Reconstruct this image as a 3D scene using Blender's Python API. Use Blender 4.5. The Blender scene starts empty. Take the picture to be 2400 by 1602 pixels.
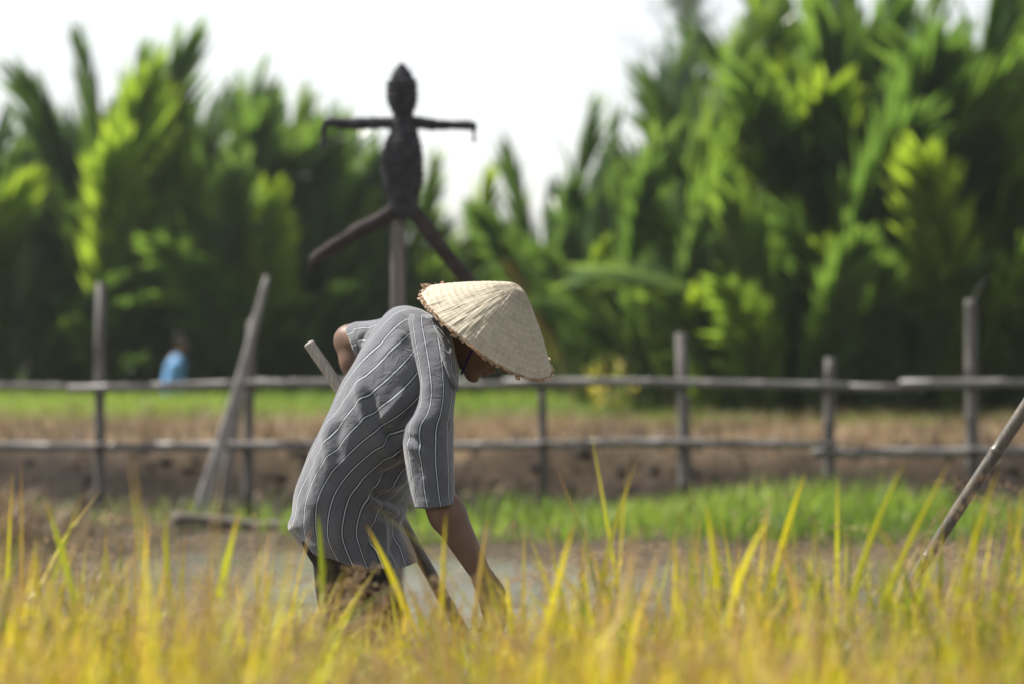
import bpy, math, random
import numpy as np
from mathutils import Vector, Matrix

random.seed(7)
RNG = np.random.default_rng(11)
scene = bpy.context.scene
COL = scene.collection

# ------------------------------------------------------------------ camera, sky, sun, exposure
CAM_H, FPX = 1.5, 85.0 / 36.0 * 2400.0
PITCH = math.atan((801 - 652) / FPX)
cam_data = bpy.data.cameras.new("camera")
cam_data.sensor_width = 36.0
cam_data.lens = 85.0
cam_data.clip_start = 0.05
cam_data.clip_end = 3000.0
cam_data.dof.use_dof = True
cam_data.dof.focus_distance = 6.33
cam_data.dof.aperture_fstop = 1.9
cam = bpy.data.objects.new("camera", cam_data)
COL.objects.link(cam)
cam.location = (0, 0, CAM_H)
cam.rotation_euler = (math.radians(90) - PITCH, 0, 0)
scene.camera = cam

SUN = Vector((-0.52, 0.25, 0.82)).normalized()
SUN_EL = math.asin(SUN.z)
SUN_AZ = math.atan2(SUN.x, SUN.y)
world = bpy.data.worlds.new("World")
scene.world = world
world.use_nodes = True
wn, wl = world.node_tree.nodes, world.node_tree.links
bg = wn["Background"]
sky = wn.new("ShaderNodeTexSky")
sky.sky_type = 'NISHITA'
sky.sun_disc = False
sky.sun_elevation = SUN_EL
sky.sun_rotation = SUN_AZ
sky.altitude = 0
sky.air_density = 1.0
sky.dust_density = 0.5
sky.ozone_density = 1.0
hs = wn.new("ShaderNodeHueSaturation")
hs.inputs["Saturation"].default_value = .2
hs.inputs["Value"].default_value = 1.25
wl.new(sky.outputs[0], hs.inputs["Color"])
wl.new(hs.outputs[0], bg.inputs[0])
bg.inputs[1].default_value = 0.070

sun_data = bpy.data.lights.new("sun", 'SUN')
sun_data.energy = 5.0
sun_data.angle = math.radians(0.6)
sun_data.color = (1.0, 0.95, 0.86)
sun = bpy.data.objects.new("sun", sun_data)
COL.objects.link(sun)
sun.rotation_euler = SUN.to_track_quat('Z', 'Y').to_euler()

scene.view_settings.view_transform = 'Standard'
scene.view_settings.look = 'None'
scene.view_settings.exposure = 0.95
scene.view_settings.gamma = 1.0
scene.view_settings.use_curve_mapping = False
scene.render.engine = 'CYCLES'
cy = scene.cycles
cy.use_denoising = True
cy.max_bounces = 8
cy.diffuse_bounces = 4
cy.glossy_bounces = 3
cy.transmission_bounces = 6
cy.transparent_max_bounces = 6
cy.sample_clamp_indirect = 6.0

CP, SP = math.cos(PITCH), math.sin(PITCH)


def at(px, py, Y):
    """photo pixel (2400 wide) -> world point at distance Y"""
    a, b = (px - 1200) / FPX, (801 - py) / FPX
    dy, dz = b * SP + CP, b * CP - SP
    t = Y / dy
    return np.array((a * t, Y, CAM_H + dz * t))


def sm(a, b, x):
    t = np.clip((x - a) / (b - a), 0, 1)
    return t * t * (3 - 2 * t)


def snoise(P, freq, seed, n=7):
    """cheap smooth noise in [-1,1] from random sine waves; P is (N,3)"""
    r = np.random.default_rng(seed)
    v = np.zeros(len(P))
    for _ in range(n):
        d = r.normal(size=3)
        d *= freq * r.uniform(0.6, 1.6) / np.linalg.norm(d)
        v += np.sin(P @ d + r.uniform(0, 6.28))
    return v / (n ** 0.5 * 1.4)


# ------------------------------------------------------------------ object helpers
def setp(o, label=None, cat=None, group=None, kind=None):
    if label: o["label"] = label
    if cat: o["category"] = cat
    if group: o["group"] = group
    if kind: o["kind"] = kind
    return o


def empty(name, loc, label, cat, group=None):
    o = bpy.data.objects.new(name, None)
    o.empty_display_size = 0.2
    o.location = Vector(loc)
    COL.objects.link(o)
    return setp(o, label, cat, group)


def mesh_data(name, V, F, mats=None, smooth=True, uv=None, tint=None, midx=None):
    V = np.asarray(V, dtype=np.float64).reshape(-1, 3)
    me = bpy.data.meshes.new(name)
    if isinstance(F, np.ndarray):
        k = F.shape[1]
        me.vertices.add(len(V))
        me.vertices.foreach_set("co", V.astype(np.float32).ravel())
        me.loops.add(F.size)
        me.loops.foreach_set("vertex_index", F.astype(np.int32).ravel())
        me.polygons.add(len(F))
        me.polygons.foreach_set("loop_start", np.arange(0, F.size, k, dtype=np.int32))
        me.update(calc_edges=True)
    else:
        me.from_pydata([tuple(v) for v in V], [], [tuple(f) for f in F])
        me.update()
    if smooth:
        me.polygons.foreach_set("use_smooth", np.ones(len(me.polygons), dtype=bool))
    if uv is not None:
        li = np.empty(len(me.loops), dtype=np.int32)
        me.loops.foreach_get("vertex_index", li)
        lay = me.uv_layers.new(name="UVMap")
        lay.data.foreach_set("uv", np.asarray(uv, dtype=np.float32)[li].ravel())
    if tint is not None:
        a = me.attributes.new("tint", 'FLOAT_COLOR', 'POINT')
        t = np.ones((len(V), 4), dtype=np.float32)
        t[:, :tint.shape[1]] = tint
        a.data.foreach_set("color", t.ravel())
    if midx is not None:
        me.polygons.foreach_set("material_index", np.asarray(midx, dtype=np.int32))
    for m in (mats if isinstance(mats, (list, tuple)) else [mats]):
        if m: me.materials.append(m)
    return me


def link(name, me, parent=None, loc=None):
    o = bpy.data.objects.new(name, me)
    COL.objects.link(o)
    if loc is not None: o.location = Vector(loc)
    if parent is not None:
        o.parent = parent
        # vertices were built in world space: undo the parents' offset
    return o


def wloc(o):
    v = Vector(o.location)
    while o.parent:
        o = o.parent
        v = v + o.location
    return v


def part(name, V, F, mat, parent=None, **kw):
    """mesh built in world coordinates, stored relative to its parent (parents only translate)"""
    V = np.asarray(V, dtype=np.float64).reshape(-1, 3)
    if parent is not None:
        V = V - np.array(wloc(parent))
    o = link(name, mesh_data(name, V, F, mat, **kw), parent)
    return o


def solo(name, V, F, mat, base, **kw):
    V = np.asarray(V, dtype=np.float64).reshape(-1, 3) - np.array(base)
    return link(name, mesh_data(name, V, F, mat, **kw), None, base)


def tube(P, R, n=10, caps=True):
    P = np.asarray(P, float)
    R = np.broadcast_to(np.asarray(R, float), (len(P),))
    T = np.gradient(P, axis=0)
    T /= np.linalg.norm(T, axis=1)[:, None] + 1e-12
    ref = np.array((0, 1.0, 0)) if abs(T[0][1]) < 0.9 else np.array((1.0, 0, 0))
    ang = np.linspace(0, 2 * np.pi, n, endpoint=False)
    V, F = [], []
    for p, r, t in zip(P, R, T):
        a = ref - t * (ref @ t); a /= np.linalg.norm(a); ref = a
        b = np.cross(t, a)
        V += list(p + r * (np.cos(ang)[:, None] * a + np.sin(ang)[:, None] * b))
    for i in range(len(P) - 1):
        for j in range(n):
            k = (j + 1) % n
            F.append((i * n + j, i * n + k, (i + 1) * n + k, (i + 1) * n + j))
    if caps:
        F.append(tuple(range(n))[::-1])
        F.append(tuple(range((len(P) - 1) * n, len(P) * n)))
    return V, F


def spline(pts, n):
    """Catmull-Rom through rows of pts, n samples"""
    P = np.asarray(pts, float)
    P = np.vstack([2 * P[0] - P[1], P, 2 * P[-1] - P[-2]])
    m = len(P) - 3
    out = []
    for s in np.linspace(0, m - 1e-6, n):
        i = int(s); t = s - i
        a, b, c, d = P[i:i + 4]
        out.append(0.5 * (2 * b + (c - a) * t + (2 * a - 5 * b + 4 * c - d) * t * t + (3 * b - a - 3 * c + d) * t ** 3))
    return np.array(out)


def grid_faces(nr, nc):
    i = np.arange(nr - 1)[:, None] * nc + np.arange(nc - 1)[None, :]
    i = i.ravel()
    return np.stack([i, i + 1, i + nc + 1, i + nc], 1)


# ------------------------------------------------------------------ materials
class NT:
    def __init__(self, name):
        self.m = bpy.data.materials.new(name)
        self.m.use_nodes = True
        self.t = self.m.node_tree
        self.n = self.t.nodes
        self.n.clear()
        self.out = self.n.new("ShaderNodeOutputMaterial")

    def add(self, typ, **kw):
        nd = self.n.new("ShaderNode" + typ)
        for k, v in kw.items():
            setattr(nd, k, v)
        return nd

    def link(self, a, b):
        self.t.links.new(a, b)

    def val(self, sock, v):
        if hasattr(v, "links") or isinstance(v, bpy.types.NodeSocket):
            self.link(v, sock)
        else:
            sock.default_value = v

    def math(self, op, a, b=0.0, c=0.0, clamp=False):
        nd = self.add("Math", operation=op, use_clamp=clamp)
        for s, v in zip(nd.inputs, (a, b, c)): self.val(s, v)
        return nd.outputs[0]

    def noise(self, vec, scale, detail=3.0, rough=0.55, dist=0.0):
        nd = self.add("TexNoise")
        if vec is not None: self.link(vec, nd.inputs["Vector"])
        nd.inputs["Scale"].default_value = scale
        nd.inputs["Detail"].default_value = detail
        nd.inputs["Roughness"].default_value = rough
        nd.inputs["Distortion"].default_value = dist
        return nd.outputs["Fac"]

    def ramp(self, fac, stops, interp='LINEAR'):
        nd = self.add("ValToRGB")
        nd.color_ramp.interpolation = interp
        e = nd.color_ramp.elements
        while len(e) < len(stops): e.new(0.5)
        for el, (p, c) in zip(e, stops):
            el.position = p
            el.color = (*c, 1) if len(c) == 3 else c
        self.link(fac, nd.inputs[0])
        return nd.outputs[0]

    def mix(self, fac, a, b, mode='MIX'):
        nd = self.add("Mix", data_type='RGBA', blend_type=mode)
        self.val(nd.inputs[0], fac)
        self.val(nd.inputs[6], a if not isinstance(a, tuple) else (*a, 1))
        self.val(nd.inputs[7], b if not isinstance(b, tuple) else (*b, 1))
        return nd.outputs[2]

    def obj(self):
        return self.add("TexCoord").outputs["Object"]

    def pos(self):
        return self.add("NewGeometry").outputs["Position"]

    def mapping(self, vec, scale):
        nd = self.add("Mapping")
        self.link(vec, nd.inputs["Vector"])
        nd.inputs["Scale"].default_value = scale
        return nd.outputs[0]

    def bump(self, h, strength, dist):
        nd = self.add("Bump")
        nd.inputs["Strength"].default_value = strength
        nd.inputs["Distance"].default_value = dist
        self.link(h, nd.inputs["Height"])
        return nd.outputs[0]

    def pbr(self, col, rough=0.7, spec=0.3, normal=None):
        nd = self.add("BsdfPrincipled")
        self.val(nd.inputs["Base Color"], (*col, 1) if isinstance(col, tuple) else col)
        self.val(nd.inputs["Roughness"], rough)
        nd.inputs["Specular IOR Level"].default_value = spec
        if normal is not None: self.link(normal, nd.inputs["Normal"])
        return nd

    def finish(self, shader):
        self.link(shader, self.out.inputs[0])
        return self.m

    def leaf(self, col, trans, fac=0.45, rough=0.4, spec=0.4, normal=None):
        p = self.pbr(col, rough, spec, normal)
        t = self.add("BsdfTranslucent")
        self.val(t.inputs["Color"], trans)
        m = self.add("MixShader")
        m.inputs[0].default_value = fac
        self.link(p.outputs[0], m.inputs[1])
        self.link(t.outputs[0], m.inputs[2])
        return self.finish(m.outputs[0])


def mat_simple(name, c1, c2, scale=6.0, rough=0.8, spec=0.2, bump=0.3, bdist=0.01, stretch=(1, 1, 1)):
    t = NT(name)
    v = t.mapping(t.obj(), stretch)
    f = t.noise(v, scale, 5, 0.6)
    c = t.ramp(f, [(0.3, c1), (0.7, c2)])
    nb = t.bump(t.noise(v, scale * 4, 4), bump, bdist)
    return t.finish(t.pbr(c, rough, spec, nb).outputs[0])


M = {}
M["wood"] = mat_simple("weathered_wood", (.066, .061, .058), (.175, .163, .155), 5, .75, .3, .4, .01, (6, 6, .8))
M["rail"] = mat_simple("weathered_bamboo", (.085, .079, .077), (.225, .21, .20), 5, .5, .5, .3, .006, (.8, 6, 6))
M["plank"] = mat_simple("old_plank", (.17, .155, .15), (.36, .335, .325), 7, .8, .25, .5, .01, (6, 6, .7))
M["pole_grey"] = mat_simple("grey_pole", (.10, .085, .08), (.22, .195, .185), 6, .6, .3, .3, .006, (5, 5, .6))
M["bamboo"] = mat_simple("dry_bamboo", (.05, .042, .035), (.145, .122, .095), 9, .38, .5, .25, .003, (9, 9, .8))
t = NT("staff_wood_painted_shade_below")
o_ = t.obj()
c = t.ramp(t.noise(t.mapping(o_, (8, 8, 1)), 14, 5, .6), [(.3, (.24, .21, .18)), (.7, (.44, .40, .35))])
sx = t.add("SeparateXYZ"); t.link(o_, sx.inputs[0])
shade_z = t.math('ADD', sx.outputs[2], t.math('MULTIPLY', t.math('SUBTRACT', t.noise(o_, 9, 3), .5), .25))
shade_rng = t.add("MapRange"); t.link(shade_z, shade_rng.inputs[0]); shade_rng.inputs[1].default_value = .92; shade_rng.inputs[2].default_value = .80
c = t.mix(t.math('MULTIPLY', shade_rng.outputs[0], .85), c, (.055, .047, .040))  # shade on the lower handle, painted into the wood colour with a noisy edge
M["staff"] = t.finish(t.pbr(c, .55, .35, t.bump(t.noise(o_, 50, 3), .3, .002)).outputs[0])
M["rope"] = mat_simple("dark_rope", (.028, .027, .031), (.076, .073, .082), 22, .9, .12, .8, .01)
M["legwrap"] = mat_simple("dark_wrapped_leg", (.028, .023, .024), (.075, .062, .061), 18, .9, .12, .8, .01)
M["log"] = mat_simple("old_log", (.07, .055, .045), (.26, .23, .20), 9, .85, .2, .6, .01, (1, 5, 5))
M["skin"] = mat_simple("tanned_skin", (.115, .065, .044), (.17, .098, .066), 14, .5, .35, .15, .002)
M["hair"] = mat_simple("dark_hair", (.012, .010, .010), (.03, .025, .022), 40, .6, .3, .4, .002)
M["scarf"] = mat_simple("purple_cloth", (.035, .02, .10), (.06, .035, .17), 30, .9, .1, .3, .002)
M["trousers"] = mat_simple("dark_trousers", (.018, .017, .018), (.036, .033, .033), 12, .9, .1, .4, .004)
M["blue"] = mat_simple("blue_cotton", (.13, .32, .62), (.20, .42, .70), 6, .85, .15, .3, .01)


def mat_shirt():
    t = NT("striped_cotton")
    uv = t.add("TexCoord").outputs["UV"]
    sx = t.add("SeparateXYZ")
    t.link(uv, sx.inputs[0])
    fr = t.math('FRACT', sx.outputs[0])
    d = t.math('ABSOLUTE', t.math('SUBTRACT', fr, 0.5))
    light = t.math('LESS_THAN', d, 0.042)
    dark = t.math('LESS_THAN', d, 0.112)
    o = t.obj()
    n = t.noise(o, 9, 4, .6)
    base = t.ramp(n, [(0.3, (.095, .099, .120)), (.72, (.135, .138, .160))])
    c = t.mix(dark, base, (.010, .013, .022))
    c = t.mix(light, c, (.40, .44, .47))
    w = t.noise(t.mapping(uv, (40, 900, 1)), 1.0, 2)
    c = t.mix(0.25, c, t.ramp(w, [(.35, (.10, .10, .11)), (.65, (.42, .42, .43))]), 'OVERLAY')
    nb = t.bump(t.math('ADD', t.noise(o, 22, 4, .6, .5), t.math('MULTIPLY', t.noise(o, 420, 2), .06)), .55, .012)
    p = t.pbr(c, .85, .15, nb)
    p.inputs["Sheen Weight"].default_value = .4
    return t.finish(p.outputs[0])


M["shirt"] = mat_shirt()


def mat_hat():
    t = NT("palm_leaf_hat")
    uv = t.add("TexCoord").outputs["UV"]     # u around (0..1), v apex->rim
    st = t.noise(t.mapping(uv, (400, 6, 1)), 1.0, 4, .65)
    big = t.noise(t.mapping(uv, (26, 10, 1)), 1.0, 3, .5)
    c = t.ramp(st, [(.26, (.27, .23, .175)), (.44, (.45, .42, .36)), (.75, (.59, .56, .49))])
    c = t.mix(.5, c, t.ramp(big, [(.3, (.40, .36, .27)), (.7, (.68, .62, .50))]), 'OVERLAY')
    sx = t.add("SeparateXYZ"); t.link(uv, sx.inputs[0])
    ring = t.math('ABSOLUTE', t.math('SUBTRACT', t.math('FRACT', t.math('MULTIPLY', sx.outputs[1], 15.0)), .5))
    dots = t.noise(t.mapping(uv, (420, 15, 1)), 1.0, 1)
    stitch = t.math('MULTIPLY', t.math('LESS_THAN', ring, .07), t.math('GREATER_THAN', dots, .5))
    c = t.mix(t.math('MULTIPLY', stitch, .6), c, (.72, .68, .58))
    h = t.math('ADD', st, t.math('MULTIPLY', t.math('SUBTRACT', .5, ring), .5))
    nb = t.bump(h, .55, .004)
    return t.leaf(c, (.62, .46, .24, 1), .18, .55, .35, nb)


M["hat"] = mat_hat()
t = NT("torn_leaf_fringe")
f = t.noise(t.obj(), 60, 3)
c = t.ramp(f, [(.3, (.21, .13, .085)), (.52, (.40, .30, .205)), (.75, (.56, .47, .36))])
M["fringe"] = t.leaf(c, (.62, .34, .18, 1), .3, .6, .25)


def mat_rice():
    t = NT("ripe_rice_leaf")
    a = t.add("Attribute", attribute_name="tint")
    s = t.add("SeparateColor"); t.link(a.outputs["Color"], s.inputs[0])
    c = t.ramp(s.outputs[0], [(0, (.18, .27, .05)), (.25, (.40, .45, .04)), (.55, (.66, .60, .05)), (.78, (.60, .45, .14)), (1, (.48, .33, .19))])
    tip = t.math('MULTIPLY', sm_node(t, s.outputs[1], .80, 1.0), s.outputs[2])
    c = t.mix(tip, c, (.42, .20, .06))
    c2 = t.mix(1.0, c, (1.05, 1.0, .55), 'MULTIPLY')
    t_n = t.noise(t.obj(), 35, 3)
    c = t.mix(.35, c, t.ramp(t_n, [(.3, (.3, .3, .3)), (.7, (.7, .7, .7))]), 'OVERLAY')
    return t.leaf(c, c2, .52, .42, .35)


def sm_node(t, x, a, b):
    nd = t.add("MapRange", interpolation_type='SMOOTHSTEP')
    t.link(x, nd.inputs[0])
    nd.inputs[1].default_value = a
    nd.inputs[2].default_value = b
    return nd.outputs[0]


M["rice"] = mat_rice()
t = NT("rice_grain")
a = t.add("Attribute", attribute_name="tint")
s = t.add("SeparateColor"); t.link(a.outputs["Color"], s.inputs[0])
c = t.ramp(s.outputs[0], [(0, (.20, .125, .08)), (.5, (.42, .29, .18)), (1, (.60, .47, .29))])
M["grain"] = t.leaf(c, (.66, .44, .18, 1), .25, .5, .3)


def mat_grass(name, stops, trans, fac=.5, rough=.45):
    t = NT(name)
    a = t.add("Attribute", attribute_name="tint")
    s = t.add("SeparateColor"); t.link(a.outputs["Color"], s.inputs[0])
    c = t.ramp(s.outputs[0], stops)
    return t.leaf(c, t.mix(1.0, c, trans, 'MULTIPLY'), fac, rough, .35)


M["grass"] = mat_grass("green_grass", [(0, (.08, .13, .025)), (.6, (.16, .24, .045)), (1, (.28, .33, .08))], (1.3, 1.4, .8))
M["straw"] = mat_grass("dry_straw", [(0, (.045, .033, .022)), (.5, (.18, .125, .072)), (1, (.42, .32, .19))], (1, .9, .8), .25, .6)


def mat_frond(name, stops, fac=.42):
    t = NT(name)
    oi = t.add("ObjectInfo")
    a = t.add("Attribute", attribute_name="tint")
    s = t.add("SeparateColor"); t.link(a.outputs["Color"], s.inputs[0])
    c = t.ramp(oi.outputs["Random"], stops)
    c = t.mix(1.0, t.mix(.22, c, t.ramp(s.outputs[0], [(0, (.32, .32, .32)), (1, (.68, .68, .66))]), 'OVERLAY'), (1.15, 1.15, 1.15), 'MULTIPLY')
    tr = t.mix(1.0, c, (3.7, 3.4, 1.0), 'MULTIPLY')
    n = t.noise(t.obj(), 14, 3)
    return t.leaf(c, tr, fac, t.math('ADD', .10, t.math('MULTIPLY', n, .34)), .65)


M["frond"] = mat_frond("nipa_frond", [(0, (.038, .076, .036)), (.45, (.054, .100, .040)), (.8, (.078, .130, .038)), (1, (.115, .170, .034))])
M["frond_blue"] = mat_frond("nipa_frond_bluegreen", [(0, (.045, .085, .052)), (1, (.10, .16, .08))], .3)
M["frond_dry"] = mat_frond("nipa_frond_dry", [(0, (.20, .15, .09)), (1, (.42, .34, .22))], .3)
M["rachis"] = mat_simple("palm_rachis", (.09, .13, .035), (.20, .24, .07), 8, .5, .4)
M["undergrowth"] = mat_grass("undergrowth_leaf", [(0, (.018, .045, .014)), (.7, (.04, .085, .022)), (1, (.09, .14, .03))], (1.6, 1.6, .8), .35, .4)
M["yellow_leaf"] = mat_grass("pale_yellow_leaf", [(0, (.30, .30, .06)), (.5, (.55, .47, .08)), (1, (.72, .66, .42))], (1.1, 1.1, .8), .4, .45)
M["bark"] = mat_simple("tree_bark", (.06, .055, .05), (.13, .12, .11), 10, .9, .15)


def mat_ground():
    t = NT("field_soil")
    p = t.pos()
    sx = t.add("SeparateXYZ"); t.link(p, sx.inputs[0])
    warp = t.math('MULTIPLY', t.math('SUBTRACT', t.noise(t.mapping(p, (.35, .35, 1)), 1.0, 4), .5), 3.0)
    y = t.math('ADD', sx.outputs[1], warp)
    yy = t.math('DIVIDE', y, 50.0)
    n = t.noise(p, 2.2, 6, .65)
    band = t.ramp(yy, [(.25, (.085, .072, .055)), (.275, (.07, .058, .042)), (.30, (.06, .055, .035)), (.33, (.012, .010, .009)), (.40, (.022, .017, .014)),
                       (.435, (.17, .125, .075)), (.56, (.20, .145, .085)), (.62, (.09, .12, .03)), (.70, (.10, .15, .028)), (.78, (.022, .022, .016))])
    c = t.mix(.8, band, t.ramp(n, [(.28, (.22, .20, .18)), (.72, (.80, .77, .72))]), 'OVERLAY')
    nb = t.bump(t.noise(p, 9, 5, .7), .9, .05)
    return t.finish(t.pbr(c, .9, .12, nb).outputs[0])


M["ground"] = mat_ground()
t = NT("muddy_water")
p = t.pos()
n = t.noise(t.mapping(p, (1.0, 1.8, 1)), 3.0, 5, .6)
c = t.ramp(t.noise(p, 1.1, 5, .6), [(.35, (.06, .065, .035)), (.6, (.12, .11, .08))])
nb = t.bump(n, .5, .03)
M["water"] = t.finish(t.pbr(c, .17, .6, nb).outputs[0])

# ------------------------------------------------------------------ ground, water
def bank_edge(x, Y=None):
    return 35.6 - 5.1 * sm(1.0, 3.2, x)


def ground_z(x, y):
    P = np.stack([x, y, 0 * x], 1)
    z = 0.02 * snoise(P, 3.0, 5) + 0.012 * snoise(P, 11.0, 6)
    mud = sm(7.4, 8.4, y) * (1 - sm(13.4, 14.0, y))
    z = z + mud * (.045 * snoise(P, 2.4, 15) + .03 * snoise(P, 7, 16))
    z = z - 0.09 * sm(7.4, 8.4, y) * (1 - sm(13.0, 14.0, y + .5 * sm(-1.6, -2.6, x)))
    z += -.07 * sm(14.4, 15.4, y) * (1 - sm(20.0, 20.8, y)) - .24 * sm(16.3, 17.6, y) * (1 - sm(19.6, 20.6, y))
    z += (0.05 * snoise(P, 6.0, 9) + .05 * snoise(P, 2.3, 19) + .04 * snoise(P, 10.0, 29) * (1 - sm(22, 24, y))) * sm(15, 17, y) * (1 - sm(26, 28, y))
    z -= 0.22 * sm(22, 27, y)
    z += .26 * np.exp(-((x + 3.3) / .5) ** 2 - ((y - 13.3) / 1.0) ** 2)
    e = bank_edge(x)
    z = z - 1.15 * sm(0.0, 1.1, y - e)
    return z


ys = np.concatenate([np.linspace(-80, 1.5, 12), np.arange(2, 41, .14), np.geomspace(41.5, 300, 20)])
xs = np.concatenate([-np.geomspace(300, 10.5, 16), np.arange(-10, 10.01, .16), np.geomspace(10.5, 300, 16)])
X, Yg = np.meshgrid(xs, ys)
gz = ground_z(X.ravel(), Yg.ravel())
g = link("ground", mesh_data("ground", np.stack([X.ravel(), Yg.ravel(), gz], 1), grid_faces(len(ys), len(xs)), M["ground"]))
setp(g, "bare brown field soil with a low bank behind the fence", kind="structure")

xs = np.linspace(-40, 40, 200); ys = np.linspace(7.2, 14.8, 40)
X, Yg = np.meshgrid(xs, ys)
w = link("water", mesh_data("water", np.stack([X.ravel(), Yg.ravel(), 0 * X.ravel() - .055], 1), grid_faces(len(ys), len(xs)), M["water"]))
setp(w, "shallow muddy water channel between the rice and the fence", kind="structure")


# ------------------------------------------------------------------ thin haze in the air
hx = [(x, y, z) for x in (-305, 305) for y in (-85, 305) for z in (-3.0, 8.5)]
hf_ = [(0, 1, 3, 2), (4, 6, 7, 5), (0, 4, 5, 1), (2, 3, 7, 6), (0, 2, 6, 4), (1, 5, 7, 3)]
t = NT("haze_air")
v = t.add("VolumePrincipled")
v.inputs["Color"].default_value = (.96, .98, 1, 1)
v.inputs["Density"].default_value = .0005
v.inputs["Anisotropy"].default_value = .4
t.link(v.outputs[0], t.out.inputs["Volume"])
hz = link("haze", mesh_data("haze", hx, hf_, t.m, smooth=False))
setp(hz, "pale thin sunlit haze in the air over the field", kind="stuff")


# ------------------------------------------------------------------ blades (grass, rice, straw)
def blades(base, h, az, th0, th1, w, segs, rnd, twist=None, droop_pow=1.6):
    """n blades: start angle th0 from vertical, growing by th1 to the tip; returns V, F, tint"""
    n = len(base)
    rnd = np.asarray(rnd)
    t = np.linspace(0, 1, segs + 1)
    th = th0[:, None] + th1[:, None] * ((t[None, :-1] + .5 / segs) ** droop_pow)
    ds = (h / segs)[:, None]
    rr = np.concatenate([np.zeros((n, 1)), np.cumsum(np.sin(th) * ds, 1)], 1)
    zz = np.concatenate([np.zeros((n, 1)), np.cumsum(np.cos(th) * ds, 1)], 1)
    ca, sa = np.cos(az)[:, None], np.sin(az)[:, None]
    C = np.stack([base[:, 0:1] + ca * rr, base[:, 1:2] + sa * rr, base[:, 2:3] + zz], 2)
    prof = np.minimum(1, .55 + 2.0 * t) * (1 - t ** 2.4) + .02
    tw = az + np.pi / 2 + (twist if twist is not None else 0)
    W = np.stack([np.cos(tw), np.sin(tw), 0 * tw], 1)[:, None, :] * (w[:, None] * prof[None, :] * .5)[:, :, None]
    V = np.stack([C - W, C + W], 2).reshape(-1, 3)
    k = np.arange(segs) * 2
    f0 = np.stack([k, k + 1, k + 3, k + 2], 1)
    F = (np.arange(n)[:, None, None] * (2 * (segs + 1)) + f0[None]).reshape(-1, 4)
    tint = np.stack([np.repeat(rnd[:, None], segs + 1, 1), np.repeat(t[None], n, 0), np.repeat(RNG.random(n)[:, None], segs + 1, 1)], 2)
    tint = np.repeat(tint[:, :, None, :], 2, 2).reshape(-1, 3)
    return V, F, tint


def cat(parts):
    Vs, Fs, Ts, o = [], [], [], 0
    for V, F, T in parts:
        Vs.append(V); Fs.append(F + o); Ts.append(T); o += len(V)
    return np.concatenate(Vs), np.concatenate(Fs), np.concatenate(Ts)


def field_pts(n, x0, x1, y0, y1, zoff=0.0):
    x = RNG.uniform(x0, x1, n); y = RNG.uniform(y0, y1, n)
    return np.stack([x, y, ground_z(x, y) + zoff], 1)


def stuff(name, parts, mat, label):
    V, F, T = cat(parts)
    o = link(name, mesh_data(name, V, F, mat, tint=T))
    return setp(o, label, kind="stuff")


U = RNG.uniform
def rnd_blades(P, h, w, lean=.35, bend=.9, segs=3, tint=None):
    n = len(P)
    return blades(P, U(*h, n), U(0, 2 * np.pi, n), U(0, lean, n), U(.1, bend, n), U(*w, n), segs,
                  RNG.random(n) if tint is None else tint, U(-.7, .7, n))


# green bank grass in front of the fence, thick to the right, thin to the left
P = field_pts(15000, -1.75, 6.0, 13.7, 15.7)
clump = snoise(P, 3.2, 21)
keep = RNG.random(len(P)) < np.clip(.55 + .7 * clump, .04, 1) * sm(-1.9, -.7, P[:, 0] + .15 * (P[:, 1] - 14)) + .02
P = P[keep]
tall = .75 + .5 * np.clip(snoise(P, 2.2, 23), -.8, 1)
b1 = blades(P, U(.09, .30, len(P)) * tall, U(0, 6.28, len(P)), U(0, .4, len(P)), U(.1, 1.0, len(P)), U(.008, .016, len(P)), 3,
            np.clip(.55 + .3 * snoise(P, 2.6, 24) + U(-.3, .3, len(P)), 0, 1), U(-.7, .7, len(P)))
P2 = field_pts(420, -4.5, -1.5, 14.2, 16.5)
b2 = rnd_blades(P2, (.06, .2), (.008, .014))
stuff("grass", [b1, b2], M["grass"], "fresh green grass growing along the bank under the fence")

# far green field (left and middle), thin green line on the right
P = field_pts(30000, -9, 8, 26.0, 36.6)
e = bank_edge(P[:, 0])
keep = (P[:, 1] < e) & (RNG.random(len(P)) < sm(28.4, 31.2, P[:, 1] + 1.3 * snoise(P, 1.1, 31) + 2.0 * sm(0, 3, P[:, 0])))
P = P[keep]
stuff("far_grass", [rnd_blades(P, (.06, .16), (.012, .022), .5, 1.0, 2, np.clip(.72 + .25 * snoise(P, 1.1, 33) + U(-.2, .2, len(P)), 0, 1))],
      M["grass"], "sunlit short green grass on the far field")

# brown straw and stubble
P = field_pts(26000, -8, 8, 16.5, 31.0)
dens = (.45 + .55 * sm(19, 23, P[:, 1] + 1.5 * snoise(P, 1.2, 41))) * (1 - .7 * sm(28.5, 30.5, P[:, 1]))
P = P[(RNG.random(len(P)) < dens) & (P[:, 1] < bank_edge(P[:, 0]))]
tt = np.clip(.02 + .50 * sm(20, 24, P[:, 1]) + .22 * snoise(P, 1.7, 42) + U(-.25, .25, len(P)), 0, 1)
b = rnd_blades(P, (.08, .28), (.010, .022), 1.3, 1.2, 2, tt)
stuff("stubble", [b], M["straw"], "dry brown rice stubble on the field behind the fence")

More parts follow.
